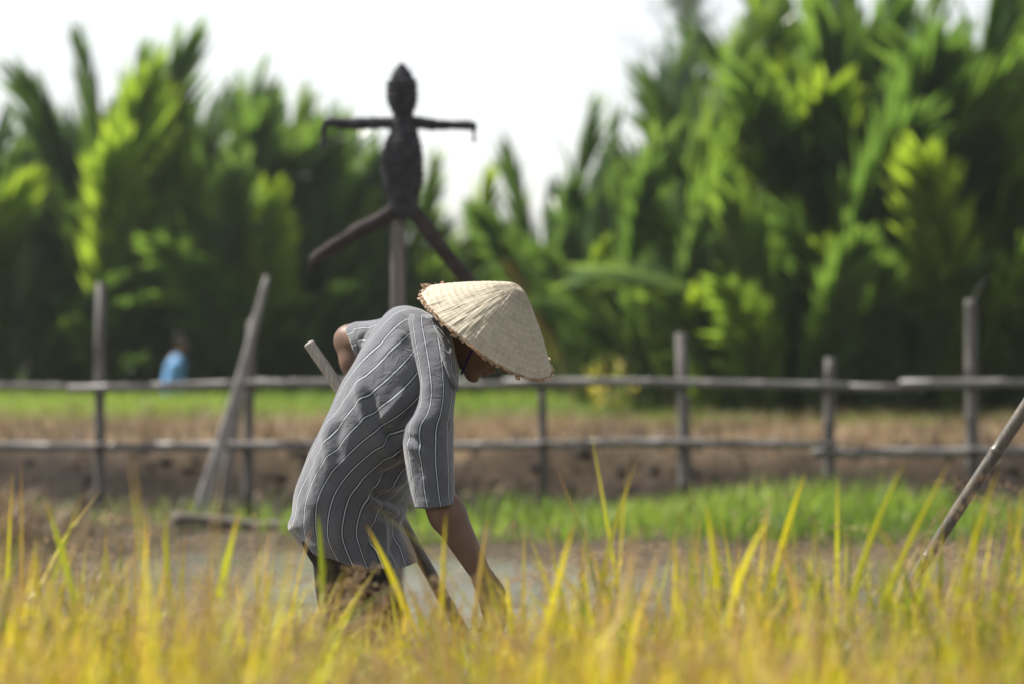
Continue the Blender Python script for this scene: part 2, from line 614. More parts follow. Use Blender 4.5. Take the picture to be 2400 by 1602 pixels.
# straw litter on the near bank, left heap and the water's edge
P = field_pts(5200, -4.4, -2.35, 11.8, 14.6)
P = P[RNG.random(len(P)) < 1 - .9 * sm(-3.0, -2.5, P[:, 0])]
hb = rnd_blades(P, (.12, .35), (.007, .013), 1.5, 1.2, 3, np.clip(U(.1, .75, len(P)), 0, 1))
P = field_pts(2600, -2.6, 5.0, 12.1, 14.4); P[:, 2] = np.maximum(P[:, 2], -.05)
P = P[RNG.random(len(P)) < np.clip(.35 + .7 * snoise(P, 2.6, 51), .03, 1)]
lb = blades(P, U(.08, .25, len(P)), U(0, 6.28, len(P)), U(1.2, 1.6, len(P)), U(-.1, .1, len(P)), U(.006, .014, len(P)), 2, U(.4, 1, len(P)))
P = field_pts(3600, -4.2, -1.5, 11.8, 15.2, .02)
P = P[RNG.random(len(P)) < np.clip(1.15 - sm(-2.9, -1.7, P[:, 0]), 0, 1)]
kb = blades(P, U(.10, .32, len(P)), U(0, 6.28, len(P)), U(1.0, 1.6, len(P)), U(-.1, .3, len(P)), U(.006, .013, len(P)), 3, U(.1, .65, len(P)))
P = field_pts(1500, -5, 6, 15.2, 20.6, .02)
P = P[RNG.random(len(P)) < np.clip(.4 + .7 * snoise(P, 2.4, 57), .05, 1)]
db = blades(P, U(.06, .22, len(P)), U(0, 6.28, len(P)), U(.9, 1.6, len(P)), U(-.1, .3, len(P)), U(.01, .022, len(P)), 2, U(.35, 1, len(P)))
stuff("straw_litter", [hb, lb, kb, db], M["straw"], "loose dry straw heaped at the left and strewn by the water")

# lumps of turned soil between the fence and the stubble
P = field_pts(1500, -6, 6, 16.0, 21.0)
P = P[RNG.random(len(P)) < np.clip(.6 + .6 * snoise(P, 2.0, 61), .1, 1)]
ico = np.array([(0, 0, 1), (.89, 0, .45), (.28, .85, .45), (-.72, .53, .45), (-.72, -.53, .45), (.28, -.85, .45),
                (.72, .53, -.45), (-.28, .85, -.45), (-.89, 0, -.45), (-.28, -.85, -.45), (.72, -.53, -.45), (0, 0, -1)])
icf = np.array([(0, 1, 2), (0, 2, 3), (0, 3, 4), (0, 4, 5), (0, 5, 1), (1, 6, 2), (2, 7, 3), (3, 8, 4), (4, 9, 5), (5, 10, 1),
                (2, 6, 7), (3, 7, 8), (4, 8, 9), (5, 9, 10), (1, 10, 6), (6, 11, 7), (7, 11, 8), (8, 11, 9), (9, 11, 10), (10, 11, 6)])
sz = U(.02, .085, (len(P), 1, 1)) * np.array((1, 1, .7)) * U(.7, 1.3, (len(P), 1, 3))
V = P[:, None, :] + ico[None] * sz * U(.75, 1.25, (len(P), 12, 1))
F = (np.arange(len(P))[:, None, None] * 12 + icf[None]).reshape(-1, 3)
M["clod"] = mat_simple("turned_soil", (.016, .013, .011), (.060, .047, .037), 9, .95, .1, .8, .02)
setp(link("soil_clods", mesh_data("soil_clods", V.reshape(-1, 3), F, M["clod"], smooth=False)), "dark lumps of turned soil behind the fence", kind="stuff")

# ------------------------------------------------------------------ bamboo fence
def bamboo(p0, p1, r0, r1, node=.32, n=10, wob=.0, seed=0, bulge=1.16):
    p0, p1 = np.asarray(p0), np.asarray(p1)
    L = np.linalg.norm(p1 - p0)
    r = random.Random(seed)
    off = np.array([r.uniform(-1, 1), r.uniform(-1, 1), r.uniform(-1, 1)]) * wob
    ts = [0.0]
    d = r.uniform(.4, 1) * node
    while d < L - .03:
        ts += [(d - .012) / L, d / L, (d + .012) / L]
        d += node * r.uniform(.85, 1.2)
    ts.append(1.0)
    P, R = [], []
    for i, t in enumerate(ts):
        P.append(p0 + (p1 - p0) * t + off * math.sin(math.pi * t) + wob * .25 * np.array([0, math.sin(9 * t), math.cos(7 * t + seed)]))
        R.append((r0 + (r1 - r0) * t) * (bulge if 0 < i < len(ts) - 1 and (i - 1) % 3 == 1 else 1.0))
    return tube(P, R, n)


YF = 15.9
PXM = FPX / YF
fence = empty("bamboo_fence", at(1200, 1180, YF), "grey bamboo rail fence with uneven posts crossing the field behind the man", "fence")
# post: x top, y top, x base, y base, width px
for i, (xt, yt, xb, yb, wd) in enumerate([(236, 662, 236, 1238, 27), (590, 752, 581, 1215, 27), (1270, 880, 1274, 1190, 25),
                                          (1596, 782, 1606, 1200, 33), (1946, 838, 1943, 1170, 29), (2276, 702, 2284, 1180, 32)]):
    V, F = bamboo(at(xb, yb, YF), at(xt, yt, YF), wd / PXM / 2 * .98, wd / PXM / 2 * .84, .34, 10, .012, i + 3, 1.1)
    part("post", V, F, M["wood"], fence)
YR = YF - .075
for i, (x0, y0, x1, y1, wd, f) in enumerate([(-260, 902, 232, 908, 16, 0), (160, 910, 900, 893, 21, .05), (600, 893, 1330, 899, 20, 0), (1180, 895, 1990, 903, 21, .06),
                                            (1930, 905, 2170, 908, 21, 0), (2110, 899, 2660, 894, 23, .05),
                                            (-260, 1036, 420, 1048, 22, 0), (330, 1046, 1010, 1048, 24, .06), (940, 1048, 1420, 1038, 22, 0),
                                            (1330, 1038, 1960, 1042, 21, .05), (1905, 1060, 2660, 1052, 25, 0)]):
    V, F = bamboo(at(x0, y0, YR - f), at(x1, y1, YR - f), wd / PXM / 2, wd / PXM / 2 * .85, .38, 10, .004 if x0 > 1900 else .012, i + 20, 1.18)
    part("rail", V, F, M["rail"], fence)
# rope lashings where the rails cross the posts
for px, ys in ((234, (907, 1044)), (586, (895, 1047)), (1272, (899, 1041)), (1600, (898, 1040)), (1945, (902, 1041)), (2280, (899, 1056))):
    for y in ys:
        c = at(px, y, YF - .04)
        a = np.linspace(0, 2 * np.pi * 5, 70)
        w_ = np.linspace(-.022, .022, 70) * np.sign(np.sin(px + y))
        V, F = tube(np.stack([c[0] + .045 * np.cos(a) + w_, c[1] + .085 * np.sin(a), c[2] + w_ * 1.1 + .006 * np.cos(2 * a)], 1), .0045, 5)
        part("lashing", V, F, M["legwrap"], fence)

V, F = tube(spline([at(2281, 706, YF - .02), at(2290, 680, YF), at(2303, 662, YF), at(2318, 652, YF)], 10), np.linspace(.0035, .0012, 10), 6)
solo("twig", V, F, M["rail"], at(2281, 706, YF)); tw = bpy.data.objects["twig"]
setp(tw, "thin dry twig curling up from the tall right hand fence post", "twig")


def plank(p0, p1, w0, w1, th, seed):
    """rough tapered split pole, flattened"""
    p0, p1 = np.asarray(p0), np.asarray(p1)
    r = np.random.default_rng(seed)
    d = (p1 - p0) / np.linalg.norm(p1 - p0)
    side = np.cross(d, (0, 1, 0)); side /= np.linalg.norm(side)
    dep = np.cross(side, d)
    V, F = [], []
    n, m = 16, 12
    for i in range(n):
        t = i / (n - 1)
        w = (w0 + (w1 - w0) * t) * .5 * (1 + .08 * math.sin(7 * t + seed))
        c = p0 + (p1 - p0) * t + side * .01 * math.sin(5 * t + seed)
        for a in np.linspace(0, 2 * np.pi, m, endpoint=False):
            ca, sa = math.cos(a), math.sin(a)
            k = 1 + r.uniform(-.06, .06)
            V.append(c + side * w * k * math.copysign(abs(ca) ** .7, ca) + dep * th * .5 * k * math.copysign(abs(sa) ** .7, sa))
    for i in range(n - 1):
        for j in range(m):
            k = (j + 1) % m
            F.append((i * m + j, i * m + k, (i + 1) * m + k, (i + 1) * m + j))
    F += [tuple(range(m))[::-1], tuple(range((n - 1) * m, n * m))]
    return V, F


V, F = plank(at(466, 1236, YF - .45), at(624, 648, YF - .18), 38 / PXM, 12 / PXM, .05, 1)
setp(solo("leaning_pole", V, F, M["plank"], at(466, 1236, YF - .45)), "broad split grey pole leaning right against the fence left of the man", "pole", "split poles leaning on the fence")
V, F = plank(at(508, 1222, YF + .35), at(600, 742, YF + .1), 27 / PXM, 16 / PXM, .045, 4)
setp(solo("leaning_pole", V, F, M["plank"], at(508, 1222, YF + .35)), "narrower darker pole leaning behind the broad split pole at the fence", "pole", "split poles leaning on the fence")

lp = spline([at(405, 1222, 14.3), at(470, 1226, 14.35), at(590, 1240, 14.4), at(690, 1244, 14.4), at(770, 1246, 14.45)], 14)
lp[:, 2] += .02
V, F = tube(lp, .042 + .006 * np.sin(np.arange(14) * 1.7), 10)
setp(solo("log", V, F, M["log"], lp[0]), "weathered grey log lying on the ground behind the man", "log")

# ------------------------------------------------------------------ scarecrow
YS = 10.8
SPX = FPX / YS
def sc(x, y, dy=0.0):
    return at(680 + x * .38256, 120 + y * .38256, YS + dy)


base = sc(660, 2900)
scare = empty("scarecrow", (base[0], YS, -.1), "dark rope wound scarecrow with outstretched arms and splayed legs on a tall pole", "scarecrow")


def lathe(rows, seed, wind=.09, n=20):
    """rows of (z-pixel y, xl, xr); wound rope ridges along the height"""
    pts = spline([(sc((a + b) / 2, y)[0], sc(0, y)[2], (b - a) * .38256 / SPX / 2 * 1.17) for y, a, b in rows], 90)
    r = np.random.default_rng(seed)
    V, F = [], []
    for i, (x, z, rad) in enumerate(pts):
        turn = (pts[0][1] - z) / .030
        ang = np.linspace(0, 2 * np.pi, n, endpoint=False)
        rr = max(rad, .004) * (1 + wind * (np.abs(np.sin(np.pi * (turn + ang / (2 * np.pi)))) - .6)) * (1 + r.uniform(-.03, .03, n))
        V += [(x + rr[k] * math.cos(a), YS + rr[k] * .85 * math.sin(a), z) for k, a in enumerate(ang)]
    for i in range(len(pts) - 1):
        for j in range(n):
            k = (j + 1) % n
            F.append((i * n + j, (i + 1) * n + j, (i + 1) * n + k, i * n + k))
    F += [tuple(range(n)), tuple(range((len(pts) - 1) * n, len(pts) * n))[::-1]]
    return V, F


V, F = lathe([(74, 672, 694), (100, 656, 712), (130, 640, 730), (165, 628, 748), (195, 608, 766), (240, 606, 766), (285, 605, 767), (330, 614, 762), (365, 628, 752), (395, 640, 742)], 1, .14)
part("head", V, F, M["rope"], scare)
V, F = lathe([(360, 642, 740), (400, 640, 742), (440, 634, 768), (500, 622, 770), (560, 596, 784), (640, 583, 796), (720, 578, 798), (800, 586, 794), (870, 606, 780), (930, 620, 772), (1000, 628, 764), (1030, 650, 750)], 2, .13, 24)
part("torso", V, F, M["rope"], scare)


def wound(pts, radii, seed, step=.03, fat=1.2):
    C = spline([(*p, r * 1.42 * fat) for p, r in zip(pts, radii)], 60)
    L = np.concatenate([[0], np.cumsum(np.linalg.norm(np.diff(C[:, :3], axis=0), axis=1))])
    R = C[:, 3] * (1 + .16 * (np.abs(np.sin(np.pi * L / step)) - .5) + np.random.default_rng(seed).uniform(-.09, .09, 60))
    return tube(C[:, :3], R, 10)


k = .38256 / SPX
V, F = wound([sc(690, 440), sc(560, 441), (sc(400, 446)), sc(300, 441), sc(240, 436), sc(218, 450), sc(208, 500), sc(206, 560), sc(203, 598)],
             [20 * k, 22 * k, 21 * k, 19 * k, 17 * k, 14 * k, 11 * k, 11 * k, 9 * k], 5)
part("arm", V, F, M["rope"], scare)
V, F = wound([sc(690, 438), sc(790, 440), sc(880, 452), sc(1000, 454), sc(1090, 455), sc(1118, 466), sc(1124, 490), sc(1126, 520), sc(1127, 552)],
             [22 * k, 23 * k, 20 * k, 16 * k, 18 * k, 16 * k, 8 * k, 4 * k, 10 * k], 6)
part("arm", V, F, M["rope"], scare)
V, F = wound([sc(650, 960), sc(560, 1030), sc(430, 1095), sc(300, 1180), sc(200, 1240), sc(150, 1278), sc(128, 1320), sc(122, 1365)], [30 * k, 34 * k, 33 * k, 32 * k, 30 * k, 24 * k, 7 * k, 5 * k], 7, fat=1.0)
part("leg", V, F, M["legwrap"], scare)
V, F = wound([sc(740, 960), sc(790, 1020), sc(870, 1130), sc(960, 1250), sc(1050, 1360), sc(1135, 1460), sc(1180, 1520)], [28 * k, 34 * k, 34 * k, 33 * k, 32 * k, 30 * k, 22 * k], 8, fat=1.0)
part("leg", V, F, M["legwrap"], scare)
FB = []
for i in range(420):
    q = random.random()
    if q < .3: y_, hw = random.uniform(90, 380), 62
    elif q < .75: y_, hw = random.uniform(470, 1000), 92
    else: y_, hw = 443, 0
    a = random.uniform(0, 6.28)
    c = sc(687, y_) if hw else sc(random.uniform(215, 1120), y_ + random.uniform(-6, 22))
    rr_ = hw * .38256 / SPX
    FB.append((c[0] + rr_ * math.cos(a), YS + rr_ * .85 * math.sin(a), c[2], a))
FB = np.array(FB)
V, F, T = blades(FB[:, :3], RNG.uniform(.015, .05, 420), FB[:, 3], RNG.uniform(.6, 1.8, 420), RNG.uniform(.3, 1.2, 420), RNG.uniform(.002, .004, 420), 3, RNG.random(420))
setp(part("loose_fibres", V, F, M["rope"], scare), kind="stuff")
gz = -.2
for (xa, xb, wd, dy, s) in ((641, 641, 46, 0, 1), (688, 685, 38, .02, 2)):
    a = sc(xa, 900, dy); b = sc(xb, 1500, dy)
    b = a + (b - a) * (a[2] - gz) / (a[2] - b[2])
    V, F = bamboo(b, a, wd * k / 2 * 1.05, wd * k / 2, .4, 10, .004, s, 1.08)
    part("pole", V, F, M["pole_grey"], scare)

# ------------------------------------------------------------------ right foreground bamboo pole and the man's staff
b0 = at(1815, 1885, 6.9); b1 = at(2205, 1256, 6.9); b2 = at(2390, 975, 6.9); b3 = at(2700, 500, 6.9)
C = spline([b0, at(2010, 1572, 6.9), b1, b2, at(2530, 762, 6.9), b3], 60)
L = np.concatenate([[0], np.cumsum(np.linalg.norm(np.diff(C, axis=0), axis=1))])
knots = np.array([np.interp(v, C[:, 0], L) for v in (at(2335, 1050, 6.9)[0],)])[0]
kk = knots + np.arange(-6, 7) * .36
S = np.unique(np.concatenate([np.linspace(0, L[-1], 50)] + [[q - .012, q - .005, q, q + .005, q + .012] for q in kk if .03 < q < L[-1] - .03]))
Cp = np.stack([np.interp(S, L, C[:, i]) for i in range(3)], 1)
R = np.interp(S, [0, L[-1] * .3, L[-1] * .5, L[-1]], [.0115, .0135, .0185, .021])
for q in kk:
    R = R * (1 + .14 * np.exp(-((S - q) / .006) ** 2) - .05 * np.exp(-((S - q - .012) / .006) ** 2))
V, F = tube(Cp, R, 14)
setp(solo("bamboo_pole", V, F, M["bamboo"], b0), "brown bamboo pole with a node ring slanting into the rice at the right edge", "pole")


def z1(x, y, Y):
    """zoomed detail coordinates of the man -> world"""
    return at(660 + x * .4974, 640 + y * .4974, Y)


C = spline([z1(125, 326, 6.80), z1(150, 362, 6.80), z1(272, 545, 6.79), z1(420, 835, 6.77), z1(565, 1165, 6.75), z1(722, 1452, 6.73), z1(1010, 1970, 6.70), z1(1385, 2640, 6.66)], 50)
R = np.interp(np.arange(50), [0, 1, 3, 25, 49], [.009, .0145, .0155, .0165, .020])
V, F = tube(C, R, 14)
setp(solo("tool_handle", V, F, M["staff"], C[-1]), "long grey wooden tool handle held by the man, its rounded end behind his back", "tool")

# ------------------------------------------------------------------ nipa palms
def frond_mesh(seed, bend, npair=50, dry=False):
    r = np.random.default_rng(seed)
    n = 26
    t = np.linspace(0, 1, n)
    th = bend * (t ** 1.5) * 1.5
    dx = np.cumsum(np.sin(th)) / n; dz = np.cumsum(np.cos(th)) / n
    side = .03 * np.sin(t * 3 + r.uniform(0, 6)) * r.uniform(-1, 1)
    C = np.stack([dx - dx[0], side - side[0], dz - dz[0]], 1)
    V, F = tube(C, np.interp(t, [0, .25, 1], [.011, .0065, .0012]), 6)
    V = [np.asarray(V)]; F = [list(f) for f in F]; mi = [0] * len(F)
    tint = [np.full((len(V[0]), 3), .5)]
    o = len(V[0])
    for i in range(npair):
        s = .27 + .72 * (i / (npair - 1)) ** .92
        p = np.array([np.interp(s, t, C[:, q]) for q in range(3)])
        T = np.array([np.interp(s, t, np.gradient(C[:, q])) for q in range(3)]); T /= np.linalg.norm(T)
        up = np.cross(T, (0, 1, 0)); up /= np.linalg.norm(up)
        for sd in (-1, 1):
            if r.random() < .05: continue
            ln = (.30 * (1 - .55 * max(0, (s - .6) / .4) ** 1.5) * (.75 + .25 * min(1, (s - .24) / .15))) * r.uniform(.85, 1.12)
            a = math.radians(25 - 12 * s + r.uniform(-4, 4))
            d = T * math.cos(a) + np.array((0, sd, 0)) * math.sin(a) - up * r.uniform(-.05, .30)
            d /= np.linalg.norm(d)
            wv = np.cross(d, up); wv /= np.linalg.norm(wv)
            wv = wv * .9 + up * (sd * .35 + r.normal(0, .35)); wv /= np.linalg.norm(wv)
            w = .0118 * r.uniform(.75, 1.2)
            droop = np.array((0, 0, -1.0)) * ln * (r.uniform(.0, .10) if r.random() < .93 else r.uniform(.15, .35)) * (1.6 if dry else 1)
            c = r.random()
            droop = droop + up * ln * (r.normal(0, .18) if r.random() < .2 else 0)
            pts = []
            for q, wd in ((0, .5), (.35, 1.0), (.72, .8), (1, .06)):
                m = p + d * ln * q + droop * q * q
                pts += [m - wv * w * wd, m + wv * w * wd]
            V.append(np.array(pts)); tint.append(np.full((8, 3), c))
            for q in range(3):
                F.append([o + 2 * q, o + 2 * q + 1, o + 2 * q + 3, o + 2 * q + 2]); mi.append(1)
            o += 8
    return np.concatenate(V), F, np.concatenate(tint), mi


FR = {}
BENDS = [.06, .14, .22, .34, .5, .72, .95]
for mk in ("frond", "frond_blue", "frond_dry"):
    FR[mk] = []
    for i, b in enumerate(BENDS):
        for q in range(2):
            V, F, T, mi = frond_mesh(100 + 7 * i + q, b, dry=(mk == "frond_dry"))
            FR[mk].append((b, mesh_data("frond", V, F, [M["rachis"] if mk != "frond_dry" else M["frond_dry"], M[mk]], tint=T, midx=mi)))


def palm(px, Y, top, label, nf=9, blue=False, spread=1.0, spear=True, seed=0, dry=0, back=False, low=1.0):
    r = random.Random(seed)
    p = at(px, 652, Y)
    bz = float(ground_z(np.array([p[0]]), np.array([Y]))[0])
    H = CAM_H + (652 - top) * Y / FPX - bz
    root = empty("nipa_palm", (p[0], Y, bz), label, "palm", "nipa palms behind the field")
    ga = 2.39996
    off = None
    a0 = r.uniform(0, 6.28)
    for i in range(nf):
        q = i / max(1, nf - 1)
        mk = "frond_dry" if i >= nf - dry else ("frond_blue" if blue and r.random() < .75 else "frond")
        bi = min(len(BENDS) - 1, int((r.uniform(.3, 2.3) if spear and i == 0 else 1.2 + 4.6 * q * spread + r.uniform(-.8, 1.1))))
        bi = max(0, bi)
        b, me = FR[mk][bi * 2 + r.randrange(2)]
        o = bpy.data.objects.new("frond", me)
        COL.objects.link(o)
        o.parent = root
        tipz = max(v.co.z for v in me.vertices)
        L = H / (tipz if i == 0 else .985 - .18 * b) * (1.0 if i == 0 else (r.uniform(.66, .93) if back else r.uniform(.62, .97)) * low * (1 - .10 * q))
        tilt = r.uniform(.0, .05) if i == 0 else (.06 + .42 * q * spread + r.uniform(-.05, .08)) * (.5 + .5 * min(1, spread * 2))
        az = a0 + i * ga
        spin = r.uniform(-.5, .5) if i else r.uniform(-.75, .75) + (0 if r.random() < .5 else math.pi) - az
        o.rotation_mode = 'XYZ'
        tv = max(me.vertices, key=lambda v: v.co.z).co
        for turn in (False, True):
            if turn: az = math.pi - az
            mloc = Matrix.Translation((.10 * q * math.cos(az), .10 * q * math.sin(az), -.05)) @ Matrix.Rotation(az, 4, 'Z') @ Matrix.Rotation(tilt, 4, 'Y') @ Matrix.Rotation(spin * (1 if i else 1), 4, 'Z') @ Matrix.Diagonal((L, L * (.8 if i == 0 else 1), L, 1))
            if i == 0: break
            tip = mloc @ tv
            tpx = 1200 + FPX * (p[0] - off + tip.x) / Y
            tpy = 652 - FPX * (bz + tip.z - CAM_H) / Y
            # keep the gap in the thicket open: fronds that would lean into it lean the other way
            if not ((985 < tpx < 1345 and tpy < 420 and not 990 < px < 1340) or (2215 < tpx < 2325 and tpy < 130 and not 2225 < px < 2320)): break
        o.matrix_local = mloc
        if i == 0:
            off = (mloc @ tv).x
    if off is not None: root.location.x -= off
    return root


PALMS = [
    # left, behind (skyline)
    (18, 40.0, 205, "dark nipa palm cut by the left edge, tips level with the scarecrow's arms", 0),
    (92, 44.0, 300, "low hazy back row nipa palm just left of the tallest left frond", 0),
    (182, 40.0, 18, "nipa palm with the single tallest upright frond on the left side", 0),
    (258, 43.0, 285, "short back row nipa palm between the two tall left spears", 0),
    (328, 40.0, 72, "nipa palm with a slender curved spear frond, second tallest on the left", 0),
    (392, 44.0, 285, "pale back row nipa palm just right of the curved left spear", 1),
    (440, 40.0, 150, "broad dark nipa palm whose tip stands above the leaning fence poles", 0),
    (503, 44.0, 330, "low back row nipa palm in the sky notch left of the paired tips", 0),
    (556, 41.0, 152, "left one of the paired nipa palm tips left of the scarecrow", 0),
    (640, 40.0, 116, "right one of the paired nipa palm tips left of the scarecrow", 1),
    (696, 41.0, 168, "nipa palm standing just left of the scarecrow's drooping left hand", 0),
    (750, 44.0, 300, "hazy back row nipa palm behind the scarecrow's left hand", 0),
    (812, 42.0, 242, "nipa palm peeking over the scarecrow's left arm", 1),
    (885, 41.0, 335, "nipa palm behind the scarecrow's chest", 0),
    (1000, 40.0, 322, "nipa palm rising under the scarecrow's right arm", 0),
    (1085, 45.0, 450, "low pale nipa palm at the bottom left of the bright sky gap", 1),
    (1140, 40.0, 365, "bright green nipa palm in the middle of the bright sky gap", 0),
    (1178, 40.0, 298, "thin single spear nipa palm standing in the bright sky gap", 0),
    (1236, 45.0, 440, "low pale nipa palm at the bottom right of the bright sky gap", 1),
    (1305, 40.0, 385, "nipa palm stepping up from the bright sky gap to the tall right thicket", 1),
    # left, front row
    (50, 39.0, 430, "dark front row nipa palm at the left edge over the grass field", 0),
    (155, 39.4, 500, "front row nipa palm with a bright lower frond left of the first fence post", 0),
    (285, 39.1, 440, "front row nipa palm behind the first tall fence post", 0),
    (405, 39.3, 470, "front row nipa palm above the distant person in blue", 0),
    (480, 39.2, 420, "front row nipa palm with an arching lime frond left of the leaning poles", 0),
    (605, 39.1, 385, "yellow green front row nipa palm above the leaning poles", 0),
    (690, 39.4, 450, "front row nipa palm behind the scarecrow's left leg", 0),
    (775, 39.1, 340, "bright front row nipa palm between the scarecrow's left hand and body", 0),
    (862, 39.4, 500, "front row nipa palm behind the scarecrow's hips", 0),
    (1050, 39.2, 520, "front row nipa palm right of the scarecrow's right leg", 0),
    (1195, 39.1, 500, "front row nipa palm with arching fronds above the straw hat", 0),
    (1270, 38.6, 560, "low front row nipa palm behind the tip of the straw hat", 0),
    # right, taller and nearer
    (1378, 35.0, 190, "flat topped nipa palm at the left end of the tall right thicket", 0),
    (1440, 37.0, 215, "hazy nipa palm behind the left end of the tall right thicket", 1),
    (1562, 34.5, 150, "nipa palm with a dark tip right below the wispy tree top", 1),
    (1640, 37.0, 250, "low nipa palm in the small sky notch left of the tallest palms", 0),
    (1712, 38.0, 160, "nipa palm just left of the palms that leave the top of the photo", 0),
    (1775, 33.0, -40, "leftmost nipa palm reaching the top edge of the photo", 0),
    (1845, 35.0, -100, "nipa palm leaving the top edge above the fence post with a short top", 0),
    (1905, 32.4, -80, "tall nipa palm with glossy fronds leaving the top edge right of the leftmost one", 0),
    (1985, 36.0, -140, "tallest nipa palm at the top edge, left of the upper right sky gap", 0),
    (2070, 33.5, -170, "wide bright nipa palm filling the upper right of the thicket", 0),
    (2150, 35.0, -90, "dark nipa palm bordering the upper right sky gap on its left", 0),
    (2232, 33.0, 60, "dark nipa palm tip standing inside the upper right sky gap", 0),
    (2310, 37.0, 190, "low nipa palm closing the bottom of the upper right sky gap", 0),
    (2395, 31.6, -170, "dark nipa palm at the top right corner", 0),
    (2480, 33.0, -120, "nipa palm just outside the right edge, its fronds reaching in", 0),
    (1395, 33.0, 420, "front nipa palm with drooping pale fronds above the yellow shrub", 1),
    (1490, 32.2, 340, "front nipa palm with a lime spear left of the tall bamboo fence post", 0),
    (1590, 31.8, 400, "front nipa palm behind the tall dark fence post on the right", 1),
    (1700, 31.7, 400, "front nipa palm with two bright upright fronds right of the dark fence post", 0),
    (1800, 31.5, 270, "front nipa palm with a narrow lit spear near the middle of the right thicket", 0),
    (1890, 31.7, 360, "front nipa palm above the shortest right fence post", 0),
    (1970, 31.5, 330, "front nipa palm with a lime frond bending right of the short fence post", 0),
    (2085, 31.7, 250, "dark bluish front nipa palm left of the tall right fence post", 1),
    (2185, 31.4, 400, "deep shaded front nipa palm behind the tall right fence post", 0),
    (2295, 31.7, 290, "green backlit front nipa palm right of the tall right fence post", 0),
    (2405, 31.4, 420, "shaded front nipa palm at the right edge with a dry hanging frond", 0),
    (-110, 39.5, 240, "nipa palm standing just outside the left edge of the photo", 0),
    (-260, 40.5, 200, "nipa palm farther outside the left edge of the photo", 0),
    (-190, 38.8, 430, "low front nipa palm outside the left edge of the photo", 0),
    (2600, 33.0, -60, "nipa palm standing just outside the right edge of the photo", 0),
    (2720, 34.0, -120, "nipa palm farther outside the right edge of the photo", 0),
    (2560, 31.6, 380, "low front nipa palm outside the right edge of the photo", 0),
]
for i, (px, Y, top, lab, bl) in enumerate(PALMS):
    back = Y > 39.45 or (px > 1350 and Y > 32.9)
    palm(px, Y, top, lab, nf=10 if back else 9, blue=bool(bl), spread=(.5 if back else .85) * (.45 if 960 < px < 1350 else 1), low=.78 if 960 < px < 1350 else 1.0, seed=500 + i, back=back, dry=1 if "dry" in lab or "drooping pale" in lab else 0)

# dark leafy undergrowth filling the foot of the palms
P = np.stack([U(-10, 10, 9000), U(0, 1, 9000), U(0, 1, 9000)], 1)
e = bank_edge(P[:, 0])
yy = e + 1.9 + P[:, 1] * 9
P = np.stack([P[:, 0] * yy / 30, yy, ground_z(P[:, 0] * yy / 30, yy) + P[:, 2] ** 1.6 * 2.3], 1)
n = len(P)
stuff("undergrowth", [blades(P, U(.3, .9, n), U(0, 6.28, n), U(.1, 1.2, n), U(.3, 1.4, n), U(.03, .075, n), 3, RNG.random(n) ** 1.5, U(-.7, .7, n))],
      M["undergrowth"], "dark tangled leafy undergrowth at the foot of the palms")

# wispy tree top behind the palms
tb = at(1590, 652, 46)
tb[2] = -1.1
tree = empty("wispy_tree", tb, "thin wispy tree top rising hazily above the palms left of the sky notch", "tree")
top = at(1600, -10, 46)
C = spline([tb, tb + (top - tb) * .5 + np.array((.12, 0, 0)), tb + (top - tb) * .85, top], 16)
V, F = tube(C, np.linspace(.08, .008, 16), 7)
part("trunk", V, F, M["bark"], tree)
Vs, Fs, o = [], [], 0
r = random.Random(5)
tips = []
for i in range(46):
    s = r.uniform(.52, .99)
    p = C[int(s * 15)]
    a = r.uniform(0, 6.28); L = (1.05 - s) * 3.4 * r.uniform(.5, 1.0) + .25
    d = np.array((math.cos(a) * .8, math.sin(a) * .8, r.uniform(.25, .9)))
    Q = spline([p, p + d * L * .5, p + d * L + np.array((0, 0, -.12 * L))], 7)
    V, F = tube(Q, np.linspace(.014, .003, 7), 5)
    Vs.append(np.array(V)); Fs += [tuple(np.array(f) + o) for f in F]; o += len(V)
    tips += [Q[k] for k in range(2, 7)]
part("branches", np.concatenate(Vs), Fs, M["bark"], tree)
P = np.repeat(np.array(tips), 16, 0) + RNG.normal(0, .07, (len(tips) * 16, 3))
n = len(P)
V, F, T = blades(P, U(.12, .3, n), U(0, 6.28, n), U(.3, 1.8, n), U(.2, 1.2, n), U(.008, .018, n), 2, RNG.random(n))
setp(part("foliage", V, F, M["undergrowth"], tree, tint=T), kind="stuff")

# pale yellow shrub at the bank, in the middle right
yb = at(1435, 905, 30.2)
zb = float(ground_z(np.array([yb[0]]), np.array([30.2]))[0])
shrub = empty("yellow_shrub", (yb[0], 30.2, zb), "small shrub with pale yellow sunlit leaves behind the upper rail", "shrub")
for i in range(46):
    a = r.uniform(0, 6.28); q = r.random()
    st = np.array((yb[0] + r.uniform(-.28, .28), 30.2 + r.uniform(-.25, .25), zb + .1 + .75 * q * r.uniform(.4, 1)))
    V, F, T = blades(st[None], np.array([r.uniform(.16, .34)]), np.array([a]), np.array([r.uniform(.3, 1.1)]), np.array([r.uniform(.4, 1.3)]), np.array([r.uniform(.05, .1)]), 4, np.array([r.random()]))
    part("leaf", V, F, M["yellow_leaf"], shrub, tint=T)
for i in range(5):
    a = r.uniform(0, 6.28)
    V, F = tube([(yb[0], 30.2, zb - .05), (yb[0] + .12 * math.cos(a), 30.2 + .12 * math.sin(a), zb + .4), (yb[0] + .25 * math.cos(a), 30.2 + .25 * math.sin(a), zb + .75)], [.012, .009, .004], 5)
    part("stem", V, F, M["rachis"], shrub)

